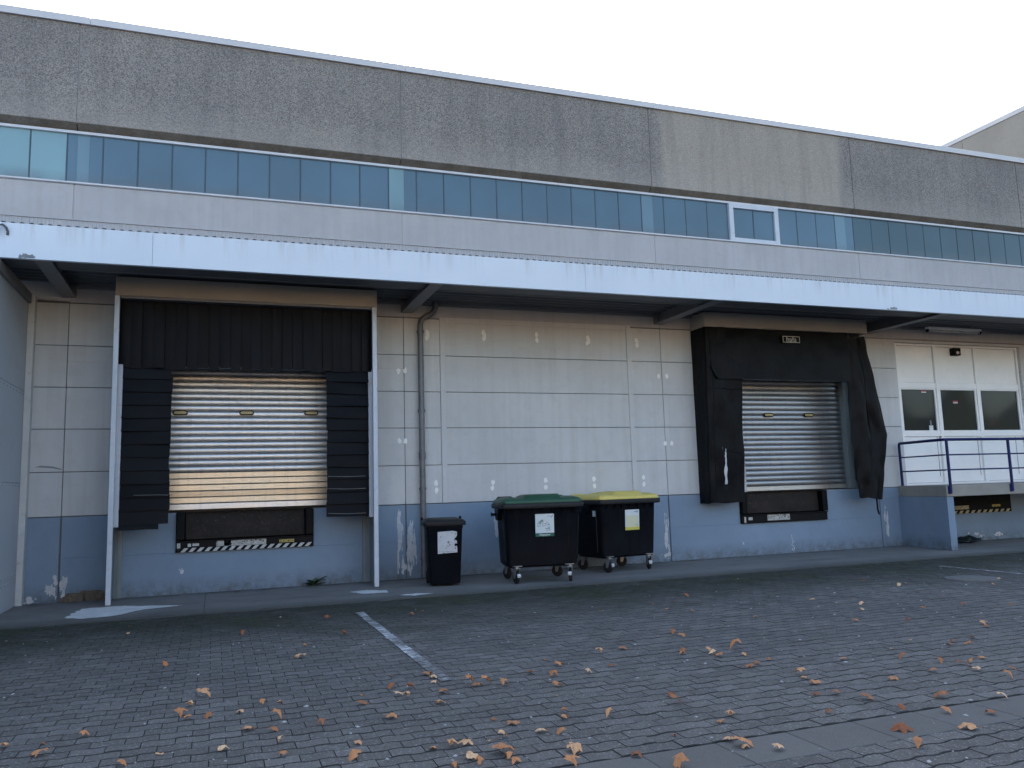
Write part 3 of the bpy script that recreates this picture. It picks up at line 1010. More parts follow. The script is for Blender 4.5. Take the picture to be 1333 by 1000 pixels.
# things on the inner window ledge seen through the door glass
bx('window_sticker', M['label_white'], of, 15.62, 15.74, .113, .1149, 2.56, 2.68)
bx('window_sticker', M['print_grey'], of, 15.66, 15.70, .113, .1149, 2.69, 2.80)
bx('door_handle', M['galv'], of, 15.84, 15.89, 0.02, 0.07, 2.40, 2.43, .006)
bx('reveal_panel', M['panel'], wh, 18.63, 19.15, -0.003, 0.09, 1.31, 4.655)
# splashes of filler in the old bolt holes
dabs = [(4.74, 4.39, 1), (5.82, 4.39, 0), (6.9, 4.37, 1), (7.98, 4.36, 1), (3.65, 4.36, 1), (3.77, 1.59, 2), (4.85, 1.59, 0), (5.9, 1.59, 2), (6.91, 1.59, 2), (7.99, 1.59, 2),
        (3.11, 3.68, 3), (3.23, 3.69, 3), (3.11, 2.42, 3), (3.22, 2.41, 3), (8.52, 2.32, 3), (8.67, 2.32, 3), (8.45, 3.69, 3), (8.64, 3.69, 3), (1.9, 4.4, 3)]
def dab_mesh(seed, rx, rz):
    pts = []
    for i in range(18):
        a = 2 * PI * i / 18
        q = 1 + 0.42 * mnoise.noise(Vector((math.cos(a) * 1.4, math.sin(a) * 1.4, seed * 5.3)))
        pts.append((math.cos(a) * rx * q, math.sin(a) * rz * q))
    return MB().prism(pts, -0.0035, 0.0, 'Y')
for i, (x, z, kind) in enumerate(dabs[:-1]):
    mb = dab_mesh(i, .035, .05)
    if kind != 3:
        m2 = dab_mesh(i + 40, .035, .05)
        dz = .13 if kind == 2 else .105
        mb.v = [(p[0] + random.uniform(-.004, .004), p[1], p[2] + dz / 2) for p in mb.v]
        o = len(mb.v)
        jx = random.uniform(-.015, .015)
        mb.v += [(p[0] + jx, p[1] - .0005, p[2] - dz / 2) for p in m2.v]
        mb.f += [tuple(q + o for q in f) for f in m2.f]
        if kind == 1:
            m3 = dab_mesh(i + 80, .03, .07)
            o = len(mb.v)
            mb.v += [(p[0] + .02, p[1] - .001, p[2]) for p in m3.v]
            mb.f += [tuple(q + o for q in f) for f in m3.f]
    mb.obj('filler_patch', M['filler'], wh, 0, False, (x, -0.0025, z))
# flaked paint on the blue base
for x, z, w, h, s, thr, st in ((3.11, .66, .20, 1.15, 1, -.12, 6), (3.31, .64, .24, 1.15, 2, -.06, 6), (3.2, .25, .5, .5, 3, .12, 4), (-2.30, .22, .22, .42, 4, -.1, 2), (-2.13, .24, .14, .5, 5, -.12, 3),
                              (-2.58, .06, .26, .13, 6, -.05, 1), (8.45, .55, .20, .95, 7, -.08, 5), (8.42, .12, .30, .16, 8, .1, 1), (14.0, .55, .16, .95, 9, -.02, 5), (-0.46, .35, .09, .16, 10, -.1, 2),
                              (1.55, .45, .05, .18, 11, .05, 3), (4.90, .90, .14, .52, 12, -.12, 4), (5.02, .78, .12, .10, 13, .0, 1), (16.7, .14, .42, .20, 14, .1, 1), (17.3, .12, .4, .13, 15, .1, 1), (16.35, .2, .12, .3, 16, .1, 3),
                              (10.23, .28, .05, .12, 17, 0, 2)):
    mb = blotch(w, h, 0.010, s, thr, st)
    if len(mb.f) > 3:
        stuff(mb.obj('flaked_paint', M['peel'], wh, 0, False, (x, -0.0015, z)))
# chalked scrawl low on the wall
sq = MB()
pts = [(11.43, .38), (11.44, .30), (11.45, .24), (11.50, .25), (11.45, .22), (11.42, .17), (11.46, .15), (11.485, .10), (11.46, .05), (11.43, .06), (11.44, .11)]
sq.tube([(x, -0.004, z) for x, z in pts], .0065, 6)
sq.obj('chalk_scrawl', M['peel'], wh)
# crack repair on the left bay
MB().prism([(-2.60, 2.06), (-2.5, 2.085), (-2.34, 2.07), (-2.22, 2.03), (-2.22, 2.015), (-2.36, 2.045), (-2.48, 2.055)], -0.004, -0.0022, 'Y').obj('crack_repair', M['guide'], wh)
# rubble showing where the render has broken away at the foot of the wall
for x, z, w, h in ((-1.98, .05, .28, .16), (-1.70, .06, .26, .18), (-2.12, .03, .10, .10), (-1.83, .13, .14, .06), (-1.55, .03, .12, .1)):
    st = MB()
    pts = []
    for i in range(12):
        a = 2 * PI * i / 12
        q = 1 + 0.28 * mnoise.noise(Vector((math.cos(a) * 2 + x * 9, math.sin(a) * 2, z * 20)))
        pts.append((math.copysign(abs(math.cos(a)) ** .6, math.cos(a)) * w / 2 * q, math.copysign(abs(math.sin(a)) ** .6, math.sin(a)) * h / 2 * q))
    st.prism(pts, -0.035 + random.uniform(-.015, .01), 0.02, 'Y')
    st.obj('stone', M['stone'], wh, .012, False, (x, 0, z))

# ------------------------------------------------------------------ annex on the left
an = thing('annex', 'pale blue-grey metal clad annex standing out at the left corner', 'building')
bx('annex_body', M['annex'], an, -16, -2.765, -8, -0.004, -0.02, 4.735)
zs = [0.0, 0.42, 1.82, 3.22, 4.62, 4.735]
for a, b in zip(zs[:-1], zs[1:]):
    for y0, y1 in ((-8, -5.4), (-5.4, -2.8), (-2.8, -0.05)):
        bx('cladding_panel', M['annex'], an, -2.765, -2.750, y0 + .003, y1 - .003, a + .003, b - .003, .003)
rv = MB().cyl((0, 0, 0), 'X', .009, .006, 8).mesh('rivet', M['print_grey'])
for z in (0.36, 0.42 - .06 + .1, 1.78, 3.17):
    y = -0.25
    while y > -2.6:
        link('rivet', rv, an, (-2.748, y, z))
        y -= 0.2
MB().box(-2.7485, -2.655, -0.16, -0.005, -0.01, 4.74).obj('corner_trim', M['annex_trim'], an, .006)

# ------------------------------------------------------------------ canopy
cn = thing('canopy', 'long flat canopy with a pale blue sheet fascia over the loading docks', 'canopy')
FY = -2.25
fx = [-3.7, -0.85, 5.83, 12.45, 19.1, 24.6]
for a, b in zip(fx[:-1], fx[1:]):
    MB().prism([(FY, 4.755), (FY, 5.235), (FY + .05, 5.25), (FY + .05, 5.2), (FY + .012, 5.19), (FY + .012, 4.79), (FY + .07, 4.79), (FY + .07, 4.755)], a + .002, b - .002, 'X').obj('fascia_panel', M['fascia'], cn)
# edge gutter behind the fascia
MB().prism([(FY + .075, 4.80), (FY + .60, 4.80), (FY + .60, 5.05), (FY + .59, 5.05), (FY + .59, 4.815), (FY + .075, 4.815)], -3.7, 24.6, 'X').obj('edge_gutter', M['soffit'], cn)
bx('gutter_lip', M['beam'], cn, -3.7, 24.6, FY + .602, FY + .625, 4.79, 4.83)
# ribbed soffit sheet, ribs along the building
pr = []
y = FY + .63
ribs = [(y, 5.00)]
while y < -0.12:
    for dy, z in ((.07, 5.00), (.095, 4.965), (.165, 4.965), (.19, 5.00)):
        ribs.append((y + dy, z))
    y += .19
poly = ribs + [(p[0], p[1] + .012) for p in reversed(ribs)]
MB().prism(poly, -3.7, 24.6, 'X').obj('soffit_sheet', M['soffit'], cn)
# upper roof sheet whose ribs show along the top of the fascia
pts, x = [], -3.7
while x < 24.6:
    for dx, z in ((0, 0), (.015, .018), (.05, .018), (.065, 0), (.109, 0)):
        pts.append((x + dx, z))
    x += .11
v, f = [], []
n = len(pts)
for y, z in ((FY + .004, 5.238), (-0.04, 5.30)):
    v += [(p[0], y, z + p[1]) for p in pts] + [(p[0], y, z + p[1] - .006) for p in pts]
for i in range(n - 1):
    f += [(i, i + 1, 2 * n + i + 1, 2 * n + i), (n + i, 3 * n + i, 3 * n + i + 1, n + i + 1), (i, n + i, n + i + 1, i + 1)]
MB().add(v, f).obj('roof_sheet', M['roofsheet'], cn)
# ribbed flashing against the wall above the canopy
pts, x = [], -3.7
while x < 24.6:
    for dx, yy in ((0, -.012), (.026, -.012), (.034, -.019), (.048, -.019)):
        pts.append((x + dx, yy))
    x += .056
v = [(p[0], p[1], 5.34) for p in pts] + [(p[0], p[1], 6.03) for p in pts]
n = len(pts)
v += [(p[0], p[1] + .006, 5.34) for p in pts] + [(p[0], p[1] + .006, 6.03) for p in pts]
f = []
for i in range(n - 1):
    f += [(i, i + 1, n + i + 1, n + i), (2 * n + i, 3 * n + i, 3 * n + i + 1, 2 * n + i + 1), (n + i, n + i + 1, 3 * n + i + 1, 3 * n + i)]
MB().add(v, f).obj('wall_flashing', M['flash'], cn)
bx('flashing_lip', M['flash'], cn, -3.7, 24.6, -0.034, -0.004, 6.032, 6.045)
# cantilever beams
bx('edge_angle', M['beam'], cn, -2.748, -2.70, -2.2, -0.17, 4.60, 4.75)
for xb in (-2.21, 3.27, 8.50, 13.87, 19.2):
    ibm = MB()
    ibm.box(xb - .105, xb + .105, FY + .08, -0.006, 4.752, 4.772)
    ibm.box(xb - .012, xb + .012, FY + .08, -0.006, 4.772, 5.02)
    ibm.box(xb - .105, xb + .105, -0.02, -0.0055, 4.775, 5.06)
    ibm.box(xb - .105, xb + .105, FY + .62, -0.021, 5.02, 5.04)
    ibm.obj('beam', M['beam'], cn, .002)
bx('ledger', M['beam'], cn, -2.09, 24.6, -0.10, -0.03, 4.90, 4.962)
# dents rubbed through at the fascia's lower edge
for x, w in ((-2.38, .20), (12.4, .30)):
    mb = blotch(w, .07, .008, x, -.35, 1)
    mb.obj('bare_dent', M['print_grey'], cn, 0, False, (x, FY - .0015, 4.79))
cb = MB()
cb.tube([(-2.735, -2.30, 5.05), (-2.72, -2.31, 5.17), (-2.67, -2.31, 5.185), (-2.63, -2.30, 5.15), (-2.615, -2.27, 5.10), (-2.62, -2.255, 5.06)], .016, 8)
tag(cb.obj('cable', M['cable'], None, 0, True), 'short grey cable loop sticking up at the canopy end by the annex', 'cable')

# ------------------------------------------------------------------ dock shelter with black slats (left door)
sh = thing('dock_shelter', 'dock shelter of overlapping black rubber slats under a beige header board, between white posts', 'dock shelter', (0.55, 0, 0), 0, 'dock shelters round the two shutters')
def sx(*a): return [v - 0.55 for v in a]
FRY = -0.88
a, b = sx(-1.447, 2.565)
mb = MB()
mb.box(a, b, FRY, FRY + .025, 4.635, 4.925)
mb.box(a, a + .02, FRY + .026, -0.004, 4.635, 4.925).box(b - .02, b, FRY + .026, -0.004, 4.635, 4.925)
mb.obj('header_board', M['beige'], sh, .002)
bx('header_edge', M['beam'], sh, a + .07, b - .07, FRY + .03, FRY + .07, 4.60, 4.634)
for x0, x1 in (sx(-1.455, -1.385), sx(2.485, 2.557)):
    bx('front_post', M['post_white'], sh, x0, x1, FRY - .002, FRY + .06, 0.004, 4.632, .003)
    bx('post_foot', M['stone'], sh, x0 + .005, x1 - .005, FRY, FRY + .055, 0.0, 0.0035)
for x0, x1 in (sx(-1.447, -1.435), sx(2.553, 2.565)):
    bx('side_sheet', M['guide'], sh, x0, x1, FRY + .062, -0.062, 0.02, 4.632)
for x0, x1 in (sx(-1.433, -1.325), sx(2.44, 2.551)):
    mb = MB().box(x0, x1, -.06, -0.003, 0.006, 4.55).box((x0 + x1) / 2 - .012, (x0 + x1) / 2 + .012, -.075, -.061, 0.006, 4.5)
    mb.obj('wall_post', M['guide'], sh, .002)
for x0, x1 in (sx(-1.41, -1.337), sx(2.452, 2.53)):
    bx('pad_frame', M['post_white'], sh, x0, x1, -0.64, -0.56, 1.115, 3.60, .003)
# roof of the shelter behind the header
bx('shelter_top', M['soffit'], sh, a + .022, b - .022, FRY + .072, -0.005, 4.61, 4.63)
# hanging header slats
def slat_var(w, h, seed, vertical=True):
    def fn(u, v):
        t = (u - .5) * w
        s = v * h
        n = mnoise.noise(Vector((seed * 3.7, v * 2.3, u))) * 0.016
        if vertical:
            return (t, -0.010 + n * .5 - 0.006 * math.cos(PI * (u - .5)) + 0.006 * (1 - v) * math.sin(seed), -h + s)
        return (t, n - 0.038 * (1 - v), s - h / 2 + (0.010 * mnoise.noise(Vector((u * 2.2, seed, 0))) if v < .5 else 0))
    return MB().sheet(fn, 4 if vertical else 6, 6 if vertical else 3, .009)
hs = [slat_var(.158, 1.072 + .009 * i, i * 1.9 + 1).mesh('header_slat', M['rubber'], 0, True) for i in range(5)]
nh = 24
x0, x1 = sx(-1.40, 2.50)
for i in range(nh):
    o = link('header_slat', hs[random.randrange(5)], sh, (x0 + (i + .5) * (x1 - x0) / nh, -0.63 - (.009 if i % 2 else 0), 4.645 + random.uniform(-.01, .005)), (random.gauss(0.004, .008), random.gauss(0, .004), random.gauss(0, .05)))
bx('slat_rail', M['black'], sh, x0, x1, -0.60, -0.57, 3.60, 4.62)
for side, (p0, p1) in ((0, sx(-1.335, -0.645)), (1, sx(1.765, 2.45))):
    vs = [slat_var(p1 - p0 + .006 * i, .235, 10 * side + i * 2.3, False).mesh('side_slat', M['rubber'], 0, True) for i in range(5)]
    n = 12
    for i in range(n):
        z = 3.60 - (i + .5) * 2.44 / n
        w = 0.0
        o = link('side_slat', vs[random.randrange(5)], sh, ((p0 + p1) / 2 + random.gauss(0, .006), -0.60, z), (random.gauss(0, .02), random.gauss(0, .008) + (.010 if side else -.004), random.gauss(0, .012)))
        if side and i in (8, 9, 11):
            MB().tube([(p0 + .01, -.668, z - .09 + .003 * i), (p0 + .3, -.668, z - .088 + .012), (p0 + .62, -.668, z - .092 + .02)], .0032, 5).obj('torn_edge', M['torn'], sh)
        if not side and i == 9:
            MB().tube([(p0 + .2, -.668, z - .08), (p0 + .5, -.668, z - .084), (p1 - .0, -.668, z - .09)], .003, 5).obj('torn_edge', M['torn'], sh)
    if side == 0:
        o = link('side_slat', slat_var(.55, .14, 77, False).mesh('side_slat', M['rubber'], 0, True), sh, (p0 + .28, -0.61, 1.135))
    xc = p1 if side == 0 else p0
    bx('pad_backing', M['black'], sh, min(p0, p1) + .02, max(p0, p1) - .02, -0.585, -0.565, 1.20, 3.62)

# ------------------------------------------------------------------ dock levellers set in the wall
def leveller(label, hole, hazard, plates, xsp=0.137):
    x0, x1, z0, z1 = hole
    cx = (x0 + x1) / 2
    t = thing('dock_leveller', label, 'dock leveller', (cx, 0, z0), 0, 'dock levellers along the blue base')
    w = (x1 - x0) / 2
    h = z1 - z0
    zb = 0.185
    bx('pit', M['black'], t, -w + .002, w - .002, 0.2, 0.28, 0.002, h - .002)
    if h > .5:
        for s in (-1, 1):
            a, b = sorted((s * (w - .006), s * (w - xsp)))
            bx('bumper', M['black'], t, a, b, -0.10, 0.19, zb + .012, h - .01, .012)
        MB().sheet(lambda u, v: (-w + xsp + .006 + u * (2 * w - 2 * xsp - .012), 0.035 + 0.03 * v, zb + .02 + v * (h - zb - .035)), 6, 2, .02).obj('lip_plate', M['lip'], t)
        bx('lip_hinge', M['black_steel'], t, -w + xsp, w - xsp, -0.01, 0.12, h - .014, h - .003)
        bx('toe_guard', M['black_steel'], t, -w + .004, w - .004, -0.055, 0.19, 0.004, zb, .006)
        bx('toe_ledge', M['black_steel'], t, -w + .004, w - .004, -0.085, -0.0555, zb - .02, zb, .003)
        front = -0.055
    else:
        bx('toe_guard', M['black_steel'], t, -w + .004, w - .004, -0.03, 0.19, 0.004, h - .004, .006)
        front = -0.03
    if hazard:
        n = hazard[1]
        y = front
        bx('hazard_board', M['black'], t, -w + .02, w - .02, y - .006, y - .0005, 0.004, 0.072)
        st = (2 * w - .10) / n
        for i in range(n):
            q = -w + .07 + i * st
            MB().prism([(q, .006), (q + st * .52, .006), (q + st * .52 + .06, .070), (q + .06, .070)], y - .0085, y - .0062, 'Y').obj('hazard_stripe', M[hazard[0]], t)
    for px, pz, pw, ph, m, marks in plates:
        bx('sign_plate', M[m], t, px, px + pw, front - .0045, front - .0005, pz, pz + ph)
        if marks:
            mb = MB()
            q = px + .012
            while q < px + pw - .03:
                ww = random.uniform(.012, .04)
                if random.random() < .85:
                    for _ in range(random.choice((1, 2, 3))):
                        zz = pz + random.uniform(.12, .72) * ph
                        mb.box(q, q + ww * random.uniform(.4, 1), front - .0062, front - .0047, zz, zz + ph * random.uniform(.08, .22))
                q += ww + random.uniform(.004, .014)
            mb.obj('worn_print', M['print_dark'], t)
    return t
leveller('black dock leveller with striped toe board below the shutter framed in rubber slats', L1, ('hazard_white', 17),
         [(-.46, .078, .80 - .58, .085, 'plate_worn', False), (-.14 - .33, .085, .02, .05, 'plate_worn', False), (-.90, .088, .05, .05, 'hazard_white', False), (-.83, .098, .10, .04, 'hazard_white', False),
          (-.35, .074, .66, .10, 'plate_worn', True), (.52, .088, .24, .05, 'plate_yellow', True), (-1.06, .02, .05, .13, 'plate_worn', True)])
leveller('rusty brown dock leveller with one bare white plate below the torn curtain shelter', L2, None,
         [(-.46, .045, .56, .13, 'plate_worn', True), (-.93, .07, .10, .06, 'plate_worn', False), (-1.03, .02, .04, .12, 'plate_worn', True)])
leveller('black dock leveller board with beige stripes hidden under the blue railed platform', L3, ('hazard_yellow', 13),
         [(-.38 - .35, .10, .62, .085, 'hazard_yellow', True), (.62, .13, .26, .05, 'plate_yellow', True)])

# ------------------------------------------------------------------ black curtain shelter (right door)
cs = thing('dock_shelter', 'torn black curtain dock shelter with a grey header box, its right curtain hanging loose', 'dock shelter', (11.35, 0, 0), 0, 'dock shelters round the two shutters')
ox = 11.35
mb = MB()
mb.box(9.262 - ox, 13.40 - ox, -0.535, -0.51, 4.645, 4.945)
mb.box(9.262 - ox, 9.28 - ox, -0.509, -0.004, 4.645, 4.945)
mb.box(13.38 - ox, 13.40 - ox, -0.509, -0.004, 4.645, 4.945)
mb.obj('header_box', M['header_grey'], cs, .003)
bx('header_roof', M['soffit'], cs, 9.281 - ox, 13.379 - ox, -0.508, -0.005, 4.93, 4.943)
nz = lambda *p: mnoise.noise(Vector(p))
def left_curtain(u, v):
    z = 1.105 + v * (4.64 - 1.105)
    yf = -0.36 - 0.155 * min(1, v * 1.2)
    xin = 10.085 + 0.045 * v + 0.035 * nz(v * 3.2, 4.1, 0) + (0.05 * max(0, .5 - v) ** 2)
    if u < 0.36:
        t = u / 0.36
        return (9.262 - ox + .012 * nz(v * 4, t * 2, 1), -0.006 + (yf + .006) * t, z + .012 * nz(t * 2, 3.3, 0) * (v < .02))
    t = (u - 0.36) / 0.64
    y = yf + 0.034 * nz(t * 3, v * 6, 2) + 0.05 * t * (0.4 + 0.5 * nz(v * 4, 0.3, 5)) + 0.014 * nz(t * 6, v * 11, 7) + 0.008 * abs(nz(t * 4, v * 17, 4))
    return (9.262 - ox + t * (xin - 9.262), y, z + (0.02 * nz(t * 3.1, 1.2, 0) if v < .02 else 0))
MB().sheet(left_curtain, 30, 40, -.006).obj('side_curtain', M['tarp'], cs, 0, True)
def seam_pts(f, n=24):
    out = []
    for k in range(n + 1):
        p = f(k / n)
        out.append((p[0], p[1] - .008, p[2]))
    return out
MB().tube(seam_pts(lambda q: left_curtain(.47, .01 + .72 * q)), .006, 6).obj('seam', M['tarp'], cs, 0, True)
MB().tube(seam_pts(lambda q: left_curtain(.48 + .51 * q, .285 + .006 * math.sin(q * 5))), .006, 6).obj('seam', M['tarp'], cs, 0, True)
MB().tube(seam_pts(lambda q: left_curtain(.48 + .51 * q, .645 + .004 * math.sin(q * 7))), .007, 6).obj('seam', M['tarp'], cs, 0, True)
def header_curtain(u, v):
    x = 9.36 + u * (12.86 - 9.36)
    lo = 3.585 + 0.012 * nz(u * 4, 2, 0)
    if u < .05:
        lo += (0.05 - u) ** 2 * 90
    z = lo + v * (4.636 - lo)
    y = -0.545 + 0.02 * v + 0.026 * nz(u * 7, v * 2.5, 3) + 0.014 * nz(u * 20, v * 6, 9) + .012 * (1 - v)
    return (x - ox, y, z)
MB().sheet(header_curtain, 44, 14, .006).obj('header_curtain', M['tarp'], cs, 0, True)
def right_curtain(u, v):
    # v = 0 at the bottom; a torn curtain swung out and folded over itself
    if v < 0.39:
        xr = 13.48 + (13.74 - 13.48) * (v / 0.39)
    else:
        xr = 13.74 + (13.37 - 13.74) * ((v - 0.39) / 0.61) ** 0.9
    xl = 12.81 + (0.05 if v < .1 else 0) + 0.03 * nz(v * 5, 8, 1)
    if v > .9:
        xl -= 0.1 * (v - .9) * 10
    z0 = 1.10 - 0.05 * u + 0.02 * nz(u * 4, 3, 3)
    z = z0 + v * (4.60 - z0) - (0.0 if v < .85 else (1 - u) * .12 * (v - .85) / .15)
    d = (u - 0.28 - 0.55 * (1 - abs(v - .42) * 1.1))
    fold = 0.085 * math.exp(-(d * 6) ** 2) - 0.07 * math.exp(-((u - 0.55 - .18 * v) * 8) ** 2)
    y = -0.50 - fold + 0.05 * math.sin(u * 9 + v * 2.2) * (1 - .4 * v) + 0.04 * nz(u * 4, v * 6, 4) + 0.014 * nz(u * 9, v * 13, 6) + 0.06 * u * v
    return (xl + u * (xr - xl) - ox, y, z)
MB().sheet(right_curtain, 34, 44, .006).obj('side_curtain', M['tarp'], cs, 0, True)
MB().tube([(13.30 - ox, -.50, 1.10), (13.31 - ox, -.50, .95), (13.30 - ox, -.51, .84), (13.33 - ox, -.51, .74)], .018, 8).obj('strap', M['tarp'], cs)
bx('curtain_frame', M['beam'], cs, 13.30 - ox, 13.36 - ox, -0.40, -0.01, 4.55, 4.64)
bx('curtain_frame', M['guide'], cs, 13.362 - ox, 13.40 - ox, -0.06, -0.004, 1.32, 4.63)
def tape(u, v):
    z = 1.475 + v * .735
    x = 9.60 + (.085 if v < .97 else .07) * u + 0.02 * nz(v * 6, u, 0) - .02 * v + .012 * nz(v * 22, u * 2, 4)
    yy = left_curtain(.36 + .64 * (x - 9.262) / .75, (z - 1.105) / 3.535)[1]
    return (x - ox, yy - .009, z)
MB().sheet(tape, 3, 16, .003).obj('tape_strip', M['label_dirty'], cs)
# emblem on the header curtain: lettering in a frame
ex, ez, ey = 11.325 - ox, 4.435, -0.585
em = MB()
w, h, s = .215, .068, .012
em.box(ex - w, ex + w, ey, ey + .004, ez + h - s, ez + h).box(ex - w, ex + w, ey, ey + .004, ez - h, ez - h + s)
em.box(ex - w, ex - w + s, ey, ey + .004, ez - h + s, ez + h - s).box(ex + w - s, ex + w, ey, ey + .004, ez - h + s, ez + h - s)
em.obj('sign_border', M['sign_line'], cs)
bx('sign_panel', M['tarp'], cs, ex - w - .01, ex + w + .01, ey + .0045, ey + .012, ez - h - .01, ez + h + .01)
link('sign_lettering', text_mesh('hafa', .165, M['sign_line'], 'sign_lettering', .001, .001), cs, (ex, ey + .002, ez - .004), (PI / 2, 0, 0))

# ------------------------------------------------------------------ platform and railing on the right
pf = thing('platform', 'raised beige edged concrete platform on a blue wing wall before the white office front', 'platform', (14.3, 0, 0))
MB().prism([(14.42, -0.004), (14.16, -1.52), (23, -1.52), (23, -0.004)], 1.083, 1.315, 'Z').obj('platform_slab', M['platform'], pf, .008, False, (-14.3, 0, 0))
MB().prism([(14.40, -0.004), (14.175, -1.50), (14.36, -1.50), (14.60, -0.004)], -0.004, 1.082, 'Z').obj('wing_wall', M['base'], pf, .006, False, (-14.3, 0, 0))
rl = thing('railing', 'dark blue tubular railing along the platform edge', 'railing', (14.3, -1.55, 1.1))
def rel(p): return (p[0] - 14.3, p[1] + 1.55, p[2] - 1.1)
topz = 2.255
yr = -1.555
path = [(14.455, -.10, 1.15), (14.45, -.10, topz - .10), (14.445, -.105, topz - .03), (14.43, -.14, topz), (14.19, yr + .05, topz), (14.20, yr + .008, topz), (14.25, yr, topz), (23, yr, topz)]
MB().tube([rel(p) for p in path], .030, 12).obj('top_rail', M['rail_blue'], rl, 0, True)
for z in (1.94, 1.63):
    MB().tube([rel(p) for p in [(14.45, -.10, z), (14.20, yr + .03, z), (14.23, yr, z), (23, yr, z)]], .015, 8).obj('mid_rail', M['rail_blue'], rl, 0, True)
for x in (14.245, 15.98, 17.75, 19.5, 21.2):
    MB().tube([rel((x, yr, topz)), rel((x, yr, 1.16))], .030, 12).obj('post', M['rail_blue'], rl, 0, True)
    MB().box(-.045, .045, -.012, .014, -.06, .10).obj('foot_plate', M['rail_blue'], rl, .004, False, rel((x, yr + .02, 1.20)))

# ------------------------------------------------------------------ things on the wall
dp = thing('downpipe', 'grey zinc downpipe with a swan neck beside the walled-up gate', 'downpipe', (3.5, -0.10, 0))
MB().tube([(0, 0, 0.02), (0, 0, 4.52), (.01, 0, 4.58), (.05, 0, 4.64), (.12, 0, 4.69), (.20, 0, 4.73), (.26, 0, 4.79), (.29, 0, 4.86), (.295, 0, 4.975)], .052, 16).obj('pipe', M['zinc'], dp, 0, True)
for z in (.35, 1.56, 2.95, 4.40):
    MB().cyl((0, 0, z), 'Z', .067, .05, 16).box(-.012, .012, 0.05, 0.098, z - .015, z + .015).obj('pipe_clip', M['zinc'], dp, 0, True)
MB().cyl((.295, 0, 4.93), 'Z', .072, .07, 16).obj('collar', M['zinc'], dp, 0, True)
MB().cyl((0, 0, 2.15), 'Z', .064, .12, 16).obj('pipe_socket', M['zinc'], dp, 0, True)
tl = thing('tube_light', 'long fluorescent tube light under the canopy above the white office front', 'lamp', (16.15, -0.34, 4.80))
bx('housing', M['white_pvc'], tl, -.83, .83, -.045, .045, .06, .115, .008)
MB().cyl((0, -.01, .025), 'X', .02, 1.56, 12).obj('tube', M['tube'], tl, 0, True)
for s in (-1, 1):
    bx('end_cap', M['black'], tl, s * .805 - .025, s * .805 + .025, -.03, .03, -.005, .059, .005)
    bx('hanger', M['galv'], tl, s * .6 - .01, s * .6 + .01, -.01, .01, .116, .17)
sb = thing('alarm_box', 'small black alarm box on the white panel above the middle office window', 'alarm box', (16.555, 0.10, 4.425))
bx('case', M['black'], sb, -.11, .11, -.14, -0.001, -.09, .09, .012)
MB().cyl((-.01, -.146, -.03), 'Y', .035, .015, 14).obj('sensor_eye', M['label_dirty'], sb, 0, True)
bx('warning_label', M['red'], sb, .03, .09, -.1425, -.1402, -.05, .0)

# ------------------------------------------------------------------ bins
def ring(hx, hy, r, z, cy=0.0, n=5):
    r = min(r, hx * .9, hy * .9)
    out = []
    for sx_, sy_, a0 in ((1, 1, 0), (-1, 1, PI / 2), (-1, -1, PI), (1, -1, 3 * PI / 2)):
        for i in range(n):
            a = a0 + PI / 2 * i / (n - 1)
            out.append((sx_ * (hx - r) + r * math.cos(a), cy + sy_ * (hy - r) + r * math.sin(a), z))
    return out
def loft(secs, n=5):
    mb = MB()
    rs = [ring(*s, n=n) for s in secs]
    m = len(rs[0])
    v = [p for r in rs for p in r]
    f = [tuple(range(m - 1, -1, -1)), tuple((len(rs) - 1) * m + i for i in range(m))]
    for k in range(len(rs) - 1):
        f += [(k * m + i, k * m + (i + 1) % m, (k + 1) * m + (i + 1) % m, (k + 1) * m + i) for i in range(m)]
    return mb.add(v, f)
def caster(parent, x, y, swivel, brake):
    c = bpy.data.objects.new('caster', None)
    C.objects.link(c)
    c.parent = parent
    c.location = (x, y, 0)
    c.rotation_euler = (0, 0, swivel)
    MB().cyl((0, .03, .10), 'X', .10, .045, 22).obj('tyre', M['tyre'], c, .012, True)
    MB().cyl((0, .03, .10), 'X', .055, .052, 16).obj('rim', M['bin_rim'], c, 0, True)
    fk = MB()
    for s in (-1, 1):
        fk.prism([(.03 + .02, .085), (.03 - .02, .085), (-.05, .235), (.06, .235)], s * .034 - .004, s * .034 + .004, 'X')
    fk.box(-.04, .04, -.05, .06, .236, .246).cyl((0, 0, .26), 'Z', .035, .026, 14)
    fk.box(-.07, .07, -.06, .07, .274, .284)
    fk.obj('fork', M['galv'], c)
    if brake:
        MB().prism([(-.075, .165), (-.10, .135), (-.085, .10), (-.06, .15)], -.03, .03, 'X').obj('brake_pedal', M['label_dirty'], c, .004)
